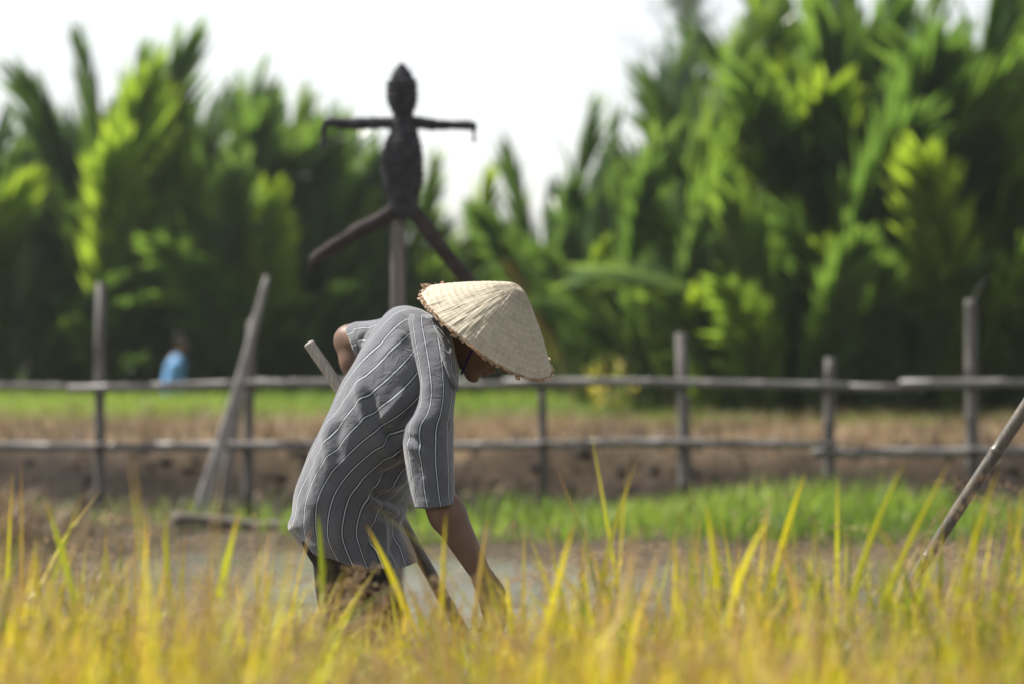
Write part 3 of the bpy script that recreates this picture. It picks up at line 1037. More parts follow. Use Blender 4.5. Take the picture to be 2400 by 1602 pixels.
# ------------------------------------------------------------------ bodies: rounded cones blended on a grid, then meshed
class Field:
    def __init__(self, h):
        self.h = h
        self.items = []

    def cone(self, a, b, ra, rb, k=.015, op=1):
        self.items.append(("c", np.asarray(a, float), np.asarray(b, float), ra, rb, k, op)); return self

    def chain(self, pts, radii, k=.015):
        for i in range(len(pts) - 1): self.cone(pts[i], pts[i + 1], radii[i], radii[i + 1], k)
        return self

    def ell(self, c, axes, radii, k=.015, op=1):
        self.items.append(("e", np.asarray(c, float), np.asarray(axes, float), np.asarray(radii, float), None, k, op)); return self

    def mesh(self, cut=None, smooth=0):
        h = self.h
        lo, hi = np.full(3, 1e9), np.full(3, -1e9)
        for it in self.items:
            if it[-1] < 0: continue
            if it[0] == "c":
                r = max(it[3], it[4])
                lo = np.minimum(lo, np.minimum(it[1], it[2]) - r); hi = np.maximum(hi, np.maximum(it[1], it[2]) + r)
            else:
                r = max(it[3]); lo = np.minimum(lo, it[1] - r); hi = np.maximum(hi, it[1] + r)
        lo -= 5 * h; hi += 5 * h
        N = np.ceil((hi - lo) / h).astype(int) + 1
        f = np.full(N, .5, dtype=np.float32)
        ax = [lo[i] + h * np.arange(N[i]) for i in range(3)]
        for it in self.items:
            typ, k, op = it[0], it[5], it[6]
            if typ == "c":
                a, b, ra, rb = it[1:5]
                r = max(ra, rb); l, u = np.minimum(a, b) - r, np.maximum(a, b) + r
            else:
                r = max(it[3]); l, u = it[1] - r, it[1] + r
            m = k + 5 * h
            i0 = np.maximum(0, np.floor((l - m - lo) / h).astype(int)); i1 = np.minimum(N, np.ceil((u + m - lo) / h).astype(int) + 1)
            x = ax[0][i0[0]:i1[0], None, None]; y = ax[1][None, i0[1]:i1[1], None]; z = ax[2][None, None, i0[2]:i1[2]]
            if typ == "c":
                d = b - a; L2 = d @ d + 1e-12
                t = np.clip(((x - a[0]) * d[0] + (y - a[1]) * d[1] + (z - a[2]) * d[2]) / L2, 0, 1)
                v = np.sqrt((x - a[0] - t * d[0]) ** 2 + (y - a[1] - t * d[1]) ** 2 + (z - a[2] - t * d[2]) ** 2) - (ra + (rb - ra) * t)
            else:
                c, A, R = it[1], it[2], it[3]
                q = [((x - c[0]) * A[i][0] + (y - c[1]) * A[i][1] + (z - c[2]) * A[i][2]) / R[i] for i in range(3)]
                q1 = np.sqrt(q[0] ** 2 + q[1] ** 2 + q[2] ** 2)
                v = (q1 - 1) * min(R) * 1.0 if max(R) / min(R) < 1.2 else q1 * (q1 - 1) / (np.sqrt((q[0] / R[0]) ** 2 + (q[1] / R[1]) ** 2 + (q[2] / R[2]) ** 2) + 1e-6)
            s = (slice(i0[0], i1[0]), slice(i0[1], i1[1]), slice(i0[2], i1[2]))
            g = f[s]
            if op > 0:
                hh = np.clip(.5 + .5 * (g - v) / k, 0, 1); f[s] = g * (1 - hh) + v * hh - k * hh * (1 - hh)
            else:
                hh = np.clip(.5 - .5 * (g + v) / k, 0, 1); f[s] = g * (1 - hh) - v * hh + k * hh * (1 - hh)
        if cut is not None:
            f = np.maximum(f, cut(ax[0][:, None, None], ax[1][None, :, None], ax[2][None, None, :]).astype(np.float32))
        # surface nets
        S = f < 0
        n = np.zeros(N - 1, np.int8)
        for dx in (0, 1):
            for dy in (0, 1):
                for dz in (0, 1):
                    n += S[dx:N[0] - 1 + dx, dy:N[1] - 1 + dy, dz:N[2] - 1 + dz]
        act = np.argwhere((n > 0) & (n < 8))
        idx = np.full(N - 1, -1, np.int64)
        idx[tuple(act.T)] = np.arange(len(act))
        acc = np.zeros((len(act), 3)); cnt = np.zeros(len(act))
        corners = [(i, j, k2) for i in (0, 1) for j in (0, 1) for k2 in (0, 1)]
        for ca in corners:
            for axi in range(3):
                if ca[axi]: continue
                cb = list(ca); cb[axi] = 1
                fa = f[act[:, 0] + ca[0], act[:, 1] + ca[1], act[:, 2] + ca[2]]
                fb = f[act[:, 0] + cb[0], act[:, 1] + cb[1], act[:, 2] + cb[2]]
                w = (fa < 0) != (fb < 0)
                t = np.where(w, fa / np.where(w, fa - fb, 1), 0)
                p = np.tile(np.array(ca, float), (len(act), 1)); p[:, axi] = t
                acc[w] += p[w]; cnt[w] += 1
        V = lo + h * (act + acc / cnt[:, None])
        Fs = []
        for axi in range(3):
            sl0 = [slice(None)] * 3; sl1 = [slice(None)] * 3
            sl0[axi] = slice(0, -1); sl1[axi] = slice(1, None)
            A, B = S[tuple(sl0)], S[tuple(sl1)]
            e = np.argwhere(A != B)
            b, c = (axi + 1) % 3, (axi + 2) % 3
            e = e[(e[:, b] > 0) & (e[:, c] > 0) & (e[:, b] < N[b] - 1) & (e[:, c] < N[c] - 1)]
            flip = A[tuple(e.T)]
            q = []
            for ob, oc in ((-1, -1), (0, -1), (0, 0), (-1, 0)):
                m = e.copy(); m[:, b] += ob; m[:, c] += oc
                q.append(idx[tuple(m.T)])
            q = np.stack(q, 1)
            q[~flip] = q[~flip][:, ::-1]
            Fs.append(q[(q >= 0).all(1)])
        F = np.concatenate(Fs)
        for _ in range(smooth):
            a2 = np.zeros_like(V); c2 = np.zeros(len(V))
            for i, j in ((0, 1), (1, 2), (2, 3), (3, 0)):
                np.add.at(a2, F[:, i], V[F[:, j]]); np.add.at(c2, F[:, i], 1)
                np.add.at(a2, F[:, j], V[F[:, i]]); np.add.at(c2, F[:, j], 1)
            V = .5 * V + .5 * a2 / np.maximum(c2, 1)[:, None]
        return V, F


def hand(fd, wrist, d, nrm, thumb, curl, size=1.0):
    """palm and five fingers; d = along the hand, nrm = palm side, thumb = towards the thumb"""
    d, nrm = d / np.linalg.norm(d), nrm - d * (nrm @ d) / (d @ d)
    nrm = nrm / np.linalg.norm(nrm)
    s = np.cross(d, nrm)
    if s @ thumb < 0: s = -s
    w = np.asarray(wrist)
    for i, (off, mc, ph, r) in enumerate([(.030, .088, (.042, .026, .020), .0086), (.010, .092, (.046, .030, .021), .009),
                                          (-.010, .088, (.042, .027, .020), .0085), (-.028, .080, (.033, .021, .017), .0075)]):
        k = w + s * off * .55 * size
        m = w + d * mc * size + s * off * size
        fd.cone(k, m, .017 * size, .0125 * size, .012)
        p, a = m, .25 * curl
        for L in ph:
            a += curl * .55
            q = p + (d * math.cos(a) + nrm * math.sin(a)) * L * size + s * off * .05
            fd.cone(p, q, r * 1.05 * size, r * .92 * size, .004)
            p = q
    b = w + d * .02 * size + s * .026 * size
    p1 = b + (d * .62 + s * .62 + nrm * .45) * .045 * size
    p2 = p1 + (d * .80 + s * .15 + nrm * .55) * .034 * size
    p3 = p2 + (d * .85 - s * .10 + nrm * .55) * .026 * size
    fd.cone(b, p1, .017 * size, .0125 * size, .010).cone(p1, p2, .011 * size, .0098 * size, .004).cone(p2, p3, .0098 * size, .008 * size, .004)


# ------------------------------------------------------------------ the bending man
YM = 6.5
foot_c = at(860, 1950, YM)
man = empty("person", (foot_c[0], YM, 0.0), "person bending over in a grey striped short sleeved shirt and a conical straw hat", "person")

body = Field(.0045)
hipN, hipF = z1(300, 1235, 6.44), z1(300, 1215, 6.59)
pel = z1(320, 1170, 6.52)
waist, chest, nb = z1(380, 940, 6.53), z1(550, 600, 6.55), z1(690, 345, 6.53)
body.chain([pel, waist, chest, nb], [.105, .10, .105, .06], .04)
body.cone(hipN, hipF, .09, .09, .04)
shN, shF = z1(735, 455, 6.375), z1(600, 300, 6.70)
body.cone(chest, shN, .07, .036, .02).cone(chest, shF, .07, .045, .02).cone(nb, shN, .042, .033, .02).cone(nb, shF, .045, .04, .02)
# legs: near leg a little forward, knees slightly bent
knN, anN = at(905, 1560, 6.40), at(855, 1905, 6.40)
knF, anF = at(830, 1545, 6.62), at(735, 1890, 6.64)
anN[2] = anF[2] = .075
body.chain([hipN, knN, anN], [.085, .052, .038], .03).chain([hipF, knF, anF], [.085, .052, .038], .03)
for a in (anN, anF):
    body.cone(a + (-.03, 0, -.03), a + (.09, 0, -.045), .032, .028, .02).cone(a + (.09, 0, -.045), a + (.155, -.01, -.055), .030, .018, .015)
# near arm reaching down
elN, wrN = z1(712, 1010, 6.27), z1(945, 1425, 6.22)
mid = elN + (wrN - elN) * .3
body.chain([shN, elN, mid, wrN], [.034, .042, .046, .027], .02)
dN = (wrN - elN) / np.linalg.norm(wrN - elN)
hand(body, wrN + dN * .01, dN * .9 + np.array((-.05, .1, -.35)), np.array((-.35, .5, -.2)), np.array((.6, -.2, .3)), .75)
# far arm, elbow raised behind the back
elF, wrF = z1(322, 318, 6.90), z1(400, 640, 6.83)
body.chain([shF, elF, elF + (wrF - elF) * .3, wrF], [.05, .042, .040, .026], .02)
dF = (wrF - elF) / np.linalg.norm(wrF - elF)
hand(body, wrF, dF, np.array((.6, -.5, .1)), np.array((.2, -.6, .5)), 1.2)
# head: f = facing, u = crown, l = towards the camera side
fx, ux = np.array((.60, -.0, -.80)), np.array((.80, -.0, .60))
ax_l = np.array((0, 1.0, 0))
A = np.stack([fx, ax_l, ux])
hc = at(1141, 775, 6.52)
def hp(f, l, u): return hc + fx * f + ax_l * l + ux * u
body.cone(nb, hp(-.035, 0, -.075), .062, .056, .03)
body.ell(hp(-.012, 0, .022), A, (.098, .077, .092), .01)
body.ell(hp(.030, 0, -.045), A, (.062, .060, .074), .02)
body.cone(hp(.0, -.052, -.06), hp(.062, -.016, -.100), .016, .014, .02).cone(hp(.0, .052, -.06), hp(.062, .016, -.100), .016, .014, .02)
body.ell(hp(.072, 0, -.103), A, (.022, .021, .017), .012)
body.cone(hp(.083, 0, .016), hp(.108, 0, -.024), .010, .0135, .008)
body.cone(hp(.094, -.013, -.028), hp(.094, .013, -.028), .009, .009, .006)
body.ell(hp(.088, 0, -.050), A, (.016, .024, .008), .006).ell(hp(.090, 0, -.057), A, (.0125, .022, .0055), .003).ell(hp(.087, 0, -.071), A, (.013, .021, .0065), .004)
for s in (-1, 1):
    body.ell(hp(.092, s * .032, .012), A, (.016, .019, .013), .008, -1)
    body.ell(hp(.079, s * .032, .012), A, (.013, .014, .011), .003)
    body.cone(hp(.090, s * .014, .030), hp(.080, s * .048, .030), .008, .007, .008)
    body.ell(hp(.062, s * .042, -.025), A, (.026, .022, .020), .015)
    body.ell(hp(-.012, s * .079, -.010), A, (.018, .008, .031), .006)
V, F = body.mesh(smooth=1)
part("body", V, F, M["skin"], man)

# headscarf over the skull, hair at the nape
sf = Field(.006)
sf.ell(hp(-.012, 0, .024), A, (.106, .085, .099), .01)
sf.ell(hp(-.02, 0, -.015), A, (.085, .083, .07), .02)
def cut_scarf(x, y, z):
    u = (x - hc[0]) * ux[0] + (y - hc[1]) * ux[1] + (z - hc[2]) * ux[2]
    f_ = (x - hc[0]) * fx[0] + (y - hc[1]) * fx[1] + (z - hc[2]) * fx[2]
    return np.maximum(-(u + .035 - f_ * .25), f_ - .055)
V, F = sf.mesh(cut_scarf, 1)
part("headscarf", V, F, M["scarf"], man)
hf = Field(.006)
hf.ell(hp(-.035, 0, -.030), A, (.072, .074, .055), .01)
V, F = hf.mesh(lambda x, y, z: np.maximum((x - hc[0]) * fx[0] + (z - hc[2]) * fx[2] - .0, 0 * y - 1 + 0 * x), 1)
part("hair", V, F, M["hair"], man)

# trousers
tr = Field(.008)
tr.cone(hipN, hipF, .105, .105, .03).cone(pel, z1(335, 1120, 6.52), .115, .11, .03)
tr.chain([hipN, knN, anN + (0, 0, .10)], [.100, .078, .068], .03).chain([hipF, knF, anF + (0, 0, .10)], [.100, .078, .068], .03)
V, F = tr.mesh(lambda x, y, z: (anN[2] + .085 - z) + 0 * x + 0 * y, 2)
nz = .006 * snoise(V, 28, 77)
V = V + np.stack([nz, nz * .5, 0 * nz], 1)
part("trousers", V, F, M["trousers"], man)

# --- shirt -----------------------------------------------------------------
def px_of(P):
    d = P - np.array((0, 0, CAM_H))
    fwd = d[:, 1] * CP - d[:, 2] * SP
    up = d[:, 1] * SP + d[:, 2] * CP
    return (1200 + FPX * d[:, 0] / fwd - 660) / .4974, (801 - FPX * up / fwd - 640) / .4974


def normals_grid(V):
    du = np.gradient(V, axis=1); dv = np.gradient(V, axis=0)
    n = np.cross(du, dv)
    return n / (np.linalg.norm(n, axis=2, keepdims=True) + 1e-9)


# rows: B(x,y) back, F(x,y) front, half depth W, sag(x,y) of the near side, far offset (x,y)
ROWS = [
    (0.00, 92, 1262, 640, 1345, .200, (0, 78), (0, -40)),
    (0.05, 60, 1205, 610, 1270, .203, (0, 72), (0, -40)),
    (0.12, 52, 1140, 572, 1185, .205, (0, 62), (0, -40)),
    (0.25, 62, 1030, 600, 1095, .198, (0, 50), (0, -40)),
    (0.40, 112, 880, 650, 965, .188, (5, 60), (0, -50)),
    (0.55, 195, 712, 715, 850, .186, (20, 90), (-15, -70)),
    (0.70, 288, 520, 770, 740, .192, (40, 150), (-40, -100)),
    (0.83, 400, 355, 800, 630, .198, (50, 205), (-60, -120)),
    (0.93, 505, 222, 812, 520, .185, (45, 225), (-60, -110)),
    (0.975, 575, 172, 818, 455, .150, (40, 180), (-40, -70)),
    (1.00, 650, 172, 822, 420, .105, (15, 95), (-15, -30)),
    (1.03, 712, 200, 822, 400, .070, (0, 20), (0, 0)),
]
NV, NU, NSTR = 150, 150, 23
rows = np.array([[r[0], r[1], r[2], r[3], r[4], r[5], *r[6], *r[7]] for r in ROWS])
rows = spline(rows, NV)
phi = np.linspace(-np.pi / 2, 1.5 * np.pi, NU)     # seam on the far side
G = np.zeros((NV, NU, 3)); UVm = np.zeros((NV, NU, 2))
ce, se = np.cos(phi), np.sin(phi)
pw = 1.0
cx_, sx_ = np.sign(ce) * np.abs(ce) ** pw, np.sign(se) * np.abs(se) ** pw
for i, (v, bx, by, fxx, fy, W, sx1, sy1, ox, oy) in enumerate(rows):
    cxx, cyy = (bx + fxx) / 2, (by + fy) / 2
    near = np.clip(sx_, 0, 1) ** 1.15; far = np.clip(-sx_, 0, 1)
    zx = cxx + cx_ * (bx - fxx) / 2 + near * sx1 + far * ox
    zy = cyy + cx_ * (by - fy) / 2 + near * sy1 + far * oy
    Y = 6.51 - W * sx_ - (.045 + .05 * sm(0, .5, v)) * (1 - sm(.93, 1.03, v)) * cx_
    for j in range(NU):
        G[i, j] = z1(zx[j], zy[j], Y[j])
    UVm[i, :, 0] = (phi / (2 * np.pi)) * NSTR + .15
    UVm[i, :, 0] -= 2.6 * max(0.0, v - .30) ** 1.15
    UVm[i, :, 1] = v
Nn = normals_grid(G)
if (Nn[:, NU // 2] @ np.array((0, -1.0, 0))).mean() < 0: Nn = -Nn
flat = G.reshape(-1, 3)
zx, zy = px_of(flat)


def fold(zx, zy, pts, amp, width):
    """ridge (amp>0) or crease (amp<0) running along a polyline given in detail coordinates"""
    best = np.full(len(zx), 1e9); tt = np.zeros(len(zx))
    P = np.asarray(pts, float); m = len(P) - 1
    for i in range(m):
        a, b = P[i], P[i + 1]
        d = b - a
        t = np.clip(((zx - a[0]) * d[0] + (zy - a[1]) * d[1]) / (d @ d), 0, 1)
        q = np.hypot(zx - a[0] - t * d[0], zy - a[1] - t * d[1])
        k = q < best
        best = np.where(k, q, best); tt = np.where(k, (i + t) / m, tt)
    return amp * np.exp(-(best / width) ** 2) * np.clip(np.sin(np.pi * np.clip(tt, .03, .97)) * 1.6, 0, 1)


FOLDS = [
    ([(378, 470), (368, 560), (400, 690), (470, 800), (545, 890)], .012, 26), ([(415, 540), (425, 640), (490, 760), (560, 840)], -.013, 30),
    ([(600, 540), (520, 640), (440, 720)], .010, 22), ([(640, 610), (560, 720), (480, 800)], -.013, 24), ([(620, 700), (560, 800), (520, 900)], .009, 20),
    ([(250, 650), (205, 770), (225, 900), (255, 960)], .008, 24), ([(290, 690), (255, 800), (275, 900)], -.007, 26),
    ([(400, 1030), (480, 1060), (560, 1090), (610, 1090)], -.014, 20), ([(390, 1060), (470, 1095), (560, 1125)], .011, 20),
    ([(420, 1000), (520, 1000), (600, 960)], .010, 24), ([(440, 960), (530, 930), (590, 890)], -.009, 22), ([(450, 1130), (520, 1150), (560, 1170)], -.009, 16),
    ([(330, 980), (400, 1040), (430, 1120), (420, 1250)], .008, 28), ([(470, 1140), (480, 1240), (470, 1340)], .011, 24), ([(525, 1160), (530, 1250), (520, 1340)], -.005, 22),
    ([(430, 1160), (425, 1260), (410, 1350)], -.009, 22), ([(300, 1100), (260, 1220), (245, 1320)], .005, 34), ([(200, 1080), (165, 1200), (160, 1290)], -.005, 34),
    ([(150, 840), (120, 960), (100, 1080)], -.005, 22), ([(330, 500), (270, 600), (220, 690)], -.004, 28), ([(480, 290), (440, 380), (400, 450)], -.004, 30),
    ([(580, 260), (540, 330), (480, 400)], .004, 26),
]
nearmask = np.tile(np.clip(se * 2 + .6, 0, 1), NV)
D = np.zeros(len(flat))
for pts, amp, wd in FOLDS: D += fold(zx, zy, pts, amp, wd)
D *= nearmask * 1.2
D += .0022 * snoise(flat, 22, 3) + .0018 * snoise(flat, 55, 4)
hemw = np.repeat(1 - sm(0, .10, rows[:, 0]), NU)
D += hemw * .006 * np.sin(np.tile(phi, NV) * 9 + 1.0)
# crumpled tail of the hem at the back
D += .012 * np.exp(-(((zx - 55) / 30) ** 2 + ((zy - 1190) / 40) ** 2))
flat = flat + Nn.reshape(-1, 3) * D[:, None]
tF = grid_faces(NV, NU)
shirt_V, shirt_F, shirt_UV = [flat], [tF], [UVm.reshape(-1, 2)]
voff = len(flat)


def add_sheet(Gs, uv):
    global voff
    nv, nu = Gs.shape[:2]
    shirt_V.append(Gs.reshape(-1, 3)); shirt_F.append(grid_faces(nv, nu) + voff); shirt_UV.append(uv.reshape(-1, 2))
    voff += nv * nu


def sleeve(rws, nv, nu, stripes, u0, folds=(), seed=0, nz=.003):
    """rws: (s, Lx, Ly, Rx, Ry, Yc, Wd) left and right edge in detail coordinates, depth centre and half depth"""
    R = spline(np.array(rws, float), nv)
    ph = np.linspace(0, 2 * np.pi, nu)
    Gs = np.zeros((nv, nu, 3)); uv = np.zeros((nv, nu, 2))
    c, s = np.cos(ph), np.sin(ph)
    for i, (sv, lx, ly, rx, ry, yc, wd) in enumerate(R):
        for j in range(nu):
            cc = math.copysign(abs(c[j]) ** .9, c[j]); ss = math.copysign(abs(s[j]) ** .9, s[j])
            Gs[i, j] = z1((lx + rx) / 2 - cc * (rx - lx) / 2, (ly + ry) / 2 - cc * (ry - ly) / 2 + (14 * max(ss, 0) if sv > .9 else 0), yc - wd * ss)
        uv[i, :, 0] = ph / (2 * np.pi) * stripes + u0
        uv[i, :, 1] = sv
    n = normals_grid(Gs)
    if (n[:, nu // 4] @ np.array((0, -1.0, 0))).mean() < 0: n = -n
    fl = Gs.reshape(-1, 3)
    x, y = px_of(fl)
    d = nz * snoise(fl, 24, seed) + nz * .5 * snoise(fl, 60, seed + 1)
    for pts, amp, wd in folds: d += fold(x, y, pts, amp, wd) * np.tile(np.clip(s * 2 + .3, 0, 1), nv)
    return (fl + n.reshape(-1, 3) * d[:, None]).reshape(nv, nu, 3), uv


near_rows = [
    (0.00, 606, 190, 762, 232, 6.450, .050),
    (0.10, 596, 235, 796, 300, 6.415, .045),
    (0.22, 612, 330, 818, 390, 6.375, .054),
    (0.36, 640, 455, 822, 490, 6.340, .063),
    (0.48, 655, 560, 818, 580, 6.318, .070),
    (0.56, 632, 660, 814, 655, 6.300, .077),
    (0.63, 580, 735, 812, 725, 6.292, .078),
    (0.75, 578, 860, 810, 850, 6.280, .078),
    (0.90, 600, 1010, 814, 985, 6.266, .077),
    (1.00, 625, 1098, 820, 1076, 6.256, .076),
]
SF = [([(700, 480), (670, 600), (640, 720), (650, 900)], .005, 26), ([(620, 760), (640, 880), (660, 1000)], -.005, 22), ([(760, 700), (750, 850), (770, 1000)], .004, 26), ([(585, 760), (650, 790), (700, 840)], -.007, 16), ([(590, 800), (650, 835), (690, 890)], .006, 16), ([(800, 690), (740, 740), (690, 770)], -.005, 16),
      ([(700, 780), (715, 900), (720, 1020)], -.004, 24), ([(720, 250), (770, 300), (790, 380)], -.006, 18), ([(690, 250), (740, 320), (770, 420)], .005, 18)]
Gs, uv = sleeve(near_rows, 110, 70, 11.4, .2, SF, 61)
add_sheet(Gs, uv)
# turned hem inside the near sleeve
Gh = np.stack([Gs[-1], Gs[-1] * 1.0 + (Gs[-5] - Gs[-1]) * .2 + (Gs[-1].mean(0) - Gs[-1]) * .04, Gs[-8] + (Gs[-8].mean(0) - Gs[-8]) * .06])
add_sheet(Gh, np.stack([uv[-1], uv[-2], uv[-3]]))
far_rows = [
    (0.0, 640, 200, 600, 420, 6.66, .085),
    (0.3, 545, 185, 540, 400, 6.74, .085),
    (0.6, 440, 222, 450, 395, 6.80, .080),
    (0.85, 350, 238, 385, 392, 6.86, .074),
    (1.0, 303, 262, 358, 392, 6.89, .070),
]
far_rows = [(s, lx, ly, rx, ry, yc, wd) for s, lx, ly, rx, ry, yc, wd in far_rows]
Gs, uv = sleeve(far_rows, 50, 50, 8.0, .45, [([(480, 260), (420, 290), (380, 360)], .006, 16), ([(420, 240), (390, 290), (370, 330)], -.006, 14)], 71)
add_sheet(Gs, uv)
V, F, UVs = np.concatenate(shirt_V), np.concatenate(shirt_F), np.concatenate(shirt_UV)
shirt = part("shirt", V, F, M["shirt"], man, uv=UVs)
md = shirt.modifiers.new("thickness", 'SOLIDIFY'); md.thickness = .0016; md.offset = -1

# collar: folded band round the neck with a hanging lapel on the near side
cr = [  # angle row: inner top (x,y,Y), outer edge (x,y,Y)
    ((820, 395, 6.62), (822, 500, 6.66)), ((770, 260, 6.66), (752, 330, 6.70)), ((712, 205, 6.60), (676, 205, 6.61)), ((690, 198, 6.52), (650, 186, 6.50)),
    ((712, 212, 6.44), (690, 250, 6.40)), ((752, 262, 6.405), (735, 345, 6.335)), ((792, 325, 6.405), (772, 440, 6.285)), ((818, 385, 6.425), (800, 505, 6.27)), ((834, 440, 6.44), (830, 556, 6.275)),
]
a = spline([list(q[0]) for q in cr], 40); b = spline([list(q[1]) for q in cr], 40)
Gc = np.zeros((6, 40, 3)); uvc = np.zeros((6, 40, 2))
for i in range(6):
    t_ = i / 5
    for j in range(40):
        q = a[j] * (1 - t_) + b[j] * t_
        Gc[i, j] = z1(q[0], q[1], q[2] - .012 * math.sin(math.pi * t_) - .004)
    uvc[i, :, 0] = 1.02 + t_ * 1.0
    uvc[i, :, 1] = np.linspace(0, .5, 40)
collar = part("collar", Gc.reshape(-1, 3), grid_faces(6, 40), M["shirt"], man, uv=uvc.reshape(-1, 2))
md = collar.modifiers.new("thickness", 'SOLIDIFY'); md.thickness = .003; md.offset = 0

# --- conical hat -------------------------------------------------------------
ah = np.array((.548, -.25, .798)); ah /= np.linalg.norm(ah)
rc = at(1140, 780, 6.50)
e1 = np.array((.824, 0, -.566)); e1 -= ah * (e1 @ ah); e1 /= np.linalg.norm(e1)
e2 = np.cross(ah, e1)
HR, HH = .2045, .164
NA, NR = 360, 40
r = np.random.default_rng(3)
strip = np.repeat(r.uniform(-1, 1, NA // 3), 3)
ridge = np.tile([0, 1.0, .35], NA // 3)
an = np.linspace(0, 2 * np.pi, NA + 1)
hV, hUV = [], []
for i in range(NR):
    s = i / (NR - 1)
    rad = HR * (.012 + .988 * s)
    z = HH * (1 - s) + .008 * math.sin(math.pi * s) - .012 * math.exp(-(s / .05) ** 2)
    ringb = .0022 * abs(math.sin(math.pi * s * 15)) * min(1, s * 5)
    for j in range(NA + 1):
        q = j % NA
        amp = (.0005 + .0009 * s) * min(1, s * 6)
        d = amp * (ridge[q] - .5 + .28 * strip[q]) + .0012 * math.sin(13 * s + strip[q] * 9) * s + ringb * .75
        wob = .003 * math.sin(3 * an[j] + 1) * s + .0025 * math.sin(7 * an[j] + 2) * s * s
        p = rc + (e1 * math.cos(an[j]) + e2 * math.sin(an[j])) * (rad + d * .6) + ah * (z + d * .8 + wob)
        hV.append(p); hUV.append((an[j] / (2 * np.pi), s))
hat = part("conical_hat", hV, grid_faces(NR, NA + 1), M["hat"], man, uv=np.array(hUV))
md = hat.modifiers.new("thickness", 'SOLIDIFY'); md.thickness = .002; md.offset = -1
hat["label"] = "pale woven palm leaf conical hat with a torn brown fringe"
rr = random.Random(9)
for i in range(120):
    a0 = 2 * math.pi * (i + rr.uniform(-.3, .3)) / 120
    wd = rr.uniform(.012, .024); ln = rr.uniform(.008, .020)
    curl = rr.uniform(-.3, 1.5); skew = rr.uniform(-.35, .35)
    cdir = e1 * math.cos(a0) + e2 * math.sin(a0)
    tan = -e1 * math.sin(a0) + e2 * math.cos(a0)
    slope = cdir * .79 - ah * .61
    outn = cdir * .61 + ah * .79
    p = rc + cdir * (HR - .004) + ah * (.004 + .003 * math.sin(3 * a0 + 1)) + outn * rr.uniform(.0005, .004)
    V, ang = [], rr.uniform(-.4, .3)
    m = 4
    for q in range(m + 1):
        w_ = wd * (1 - .1 * q / m) * rr.uniform(.85, 1.15)
        side = tan + outn * skew * q / m
        V += [p - side * w_ * .5, p + outn * rr.uniform(-.001, .0025), p + side * w_ * .5 + slope * rr.uniform(-.003, .003)]
        ang += curl / m * rr.uniform(.5, 1.5)
        p = p + (slope * math.cos(ang) + outn * math.sin(ang)) * ln / m + tan * rr.uniform(-.001, .001)
    F = []
    for q in range(m):
        F += [(3 * q, 3 * q + 1, 3 * q + 4, 3 * q + 3), (3 * q + 1, 3 * q + 2, 3 * q + 5, 3 * q + 4)]
    part("leaf_scrap", V, F, M["fringe"], hat, smooth=False)
# chin strap
V, F = tube(spline([hp(.0, -.088, .02), hp(.012, -.078, -.05), hp(.045, -.03, -.112), hp(.05, 0, -.124), hp(.045, .03, -.112), hp(.012, .078, -.05), hp(.0, .088, .02)], 24), .0035, 6)
part("chin_strap", V, F, M["scarf"], man)

# ------------------------------------------------------------------ distant person in blue
gp = at(413, 890, 36.7)
zg = float(ground_z(np.array([gp[0]]), np.array([36.7]))[0])
far = empty("person", (gp[0], 36.7, zg), "distant person in a light blue shirt standing before the palms", "person")
def fp(x, z, y=0): return np.array((gp[0] + x, 36.7 + y, zg + z))
topz = at(413, 792, 36.7)[2] - zg
sc_ = topz / 1.66
def fq(x, z, y=0): return fp(x * sc_, z * sc_, y * sc_)
bf = Field(.014)
bf.chain([fq(-.02, .95), fq(-.02, 1.15), fq(0, 1.34)], [.13 * sc_, .12 * sc_, .12 * sc_], .04)
bf.chain([fq(0, 1.36), fq(.05, 1.46), fq(.07, 1.55)], [.06, .055, .09], .02)
bf.ell(fq(.075, 1.56), np.eye(3), (.095, .078, .115), .02)
for s in (-1, 1):
    bf.chain([fq(0, 1.32, s * .05), fq(-.02 + .02 * s, 1.30, s * .17), fq(-.08, 1.05, s * .22), fq(.06, .86, s * .2), fq(.12, .80, s * .19)], [.06, .05, .042, .032, .03], .02)
    bf.chain([fq(0, .90, s * .09), fq(.04, .5, s * .1), fq(-.02, .06, s * .1), fq(.14, .03, s * .1)], [.085, .055, .04, .03], .02)
V, F = bf.mesh(smooth=1); part("body", V, F, M["skin"], far)
bs = Field(.014)
bs.chain([fq(-.03, .84), fq(-.03, 1.1), fq(0, 1.33)], [.175, .165, .15], .05)
for s in (-1, 1):
    bs.cone(fq(0, 1.33, s * .06), fq(-.01, 1.31, s * .17), .10, .075, .04).cone(fq(-.01, 1.31, s * .17), fq(-.08, 1.04, s * .22), .072, .062, .03)
V, F = bs.mesh(lambda x, y, z: (zg + .80 * sc_ - z) + 0 * x + 0 * y, 2); part("shirt", V + .008 * snoise(V, 14, 8)[:, None], F, M["blue"], far)
bt = Field(.014)
for s in (-1, 1): bt.chain([fq(0, .88, s * .08), fq(.04, .5, s * .1), fq(-.01, .14, s * .1)], [.13, .085, .07], .03)
V, F = bt.mesh(smooth=2); part("trousers", V, F, M["trousers"], far)
hf = Field(.014); hf.ell(fq(.05, 1.665), np.eye(3), (.088, .080, .06), .02)
V, F = hf.mesh(lambda x, y, z: (x - fq(.11, 0)[0]) + 0 * y + 0 * z, 1); part("hair", V, F, M["hair"], far)

# ------------------------------------------------------------------ ripe rice in front
def in_view(P, m=.10):
    return np.abs(P[:, 0]) < P[:, 1] * (.2118 * (1 + m)) + .35


def rice_h(P):
    return np.clip(.968 - .075 * np.exp(-((P[:, 0] / P[:, 1] + .055) / .040) ** 2) + .05 * snoise(P * np.array((1, 1, 0)), 2.6, 81) + .04 * sm(.4, 1.0, P[:, 0]) - .02 * sm(.0, -.8, P[:, 0]), .6, 1.1)


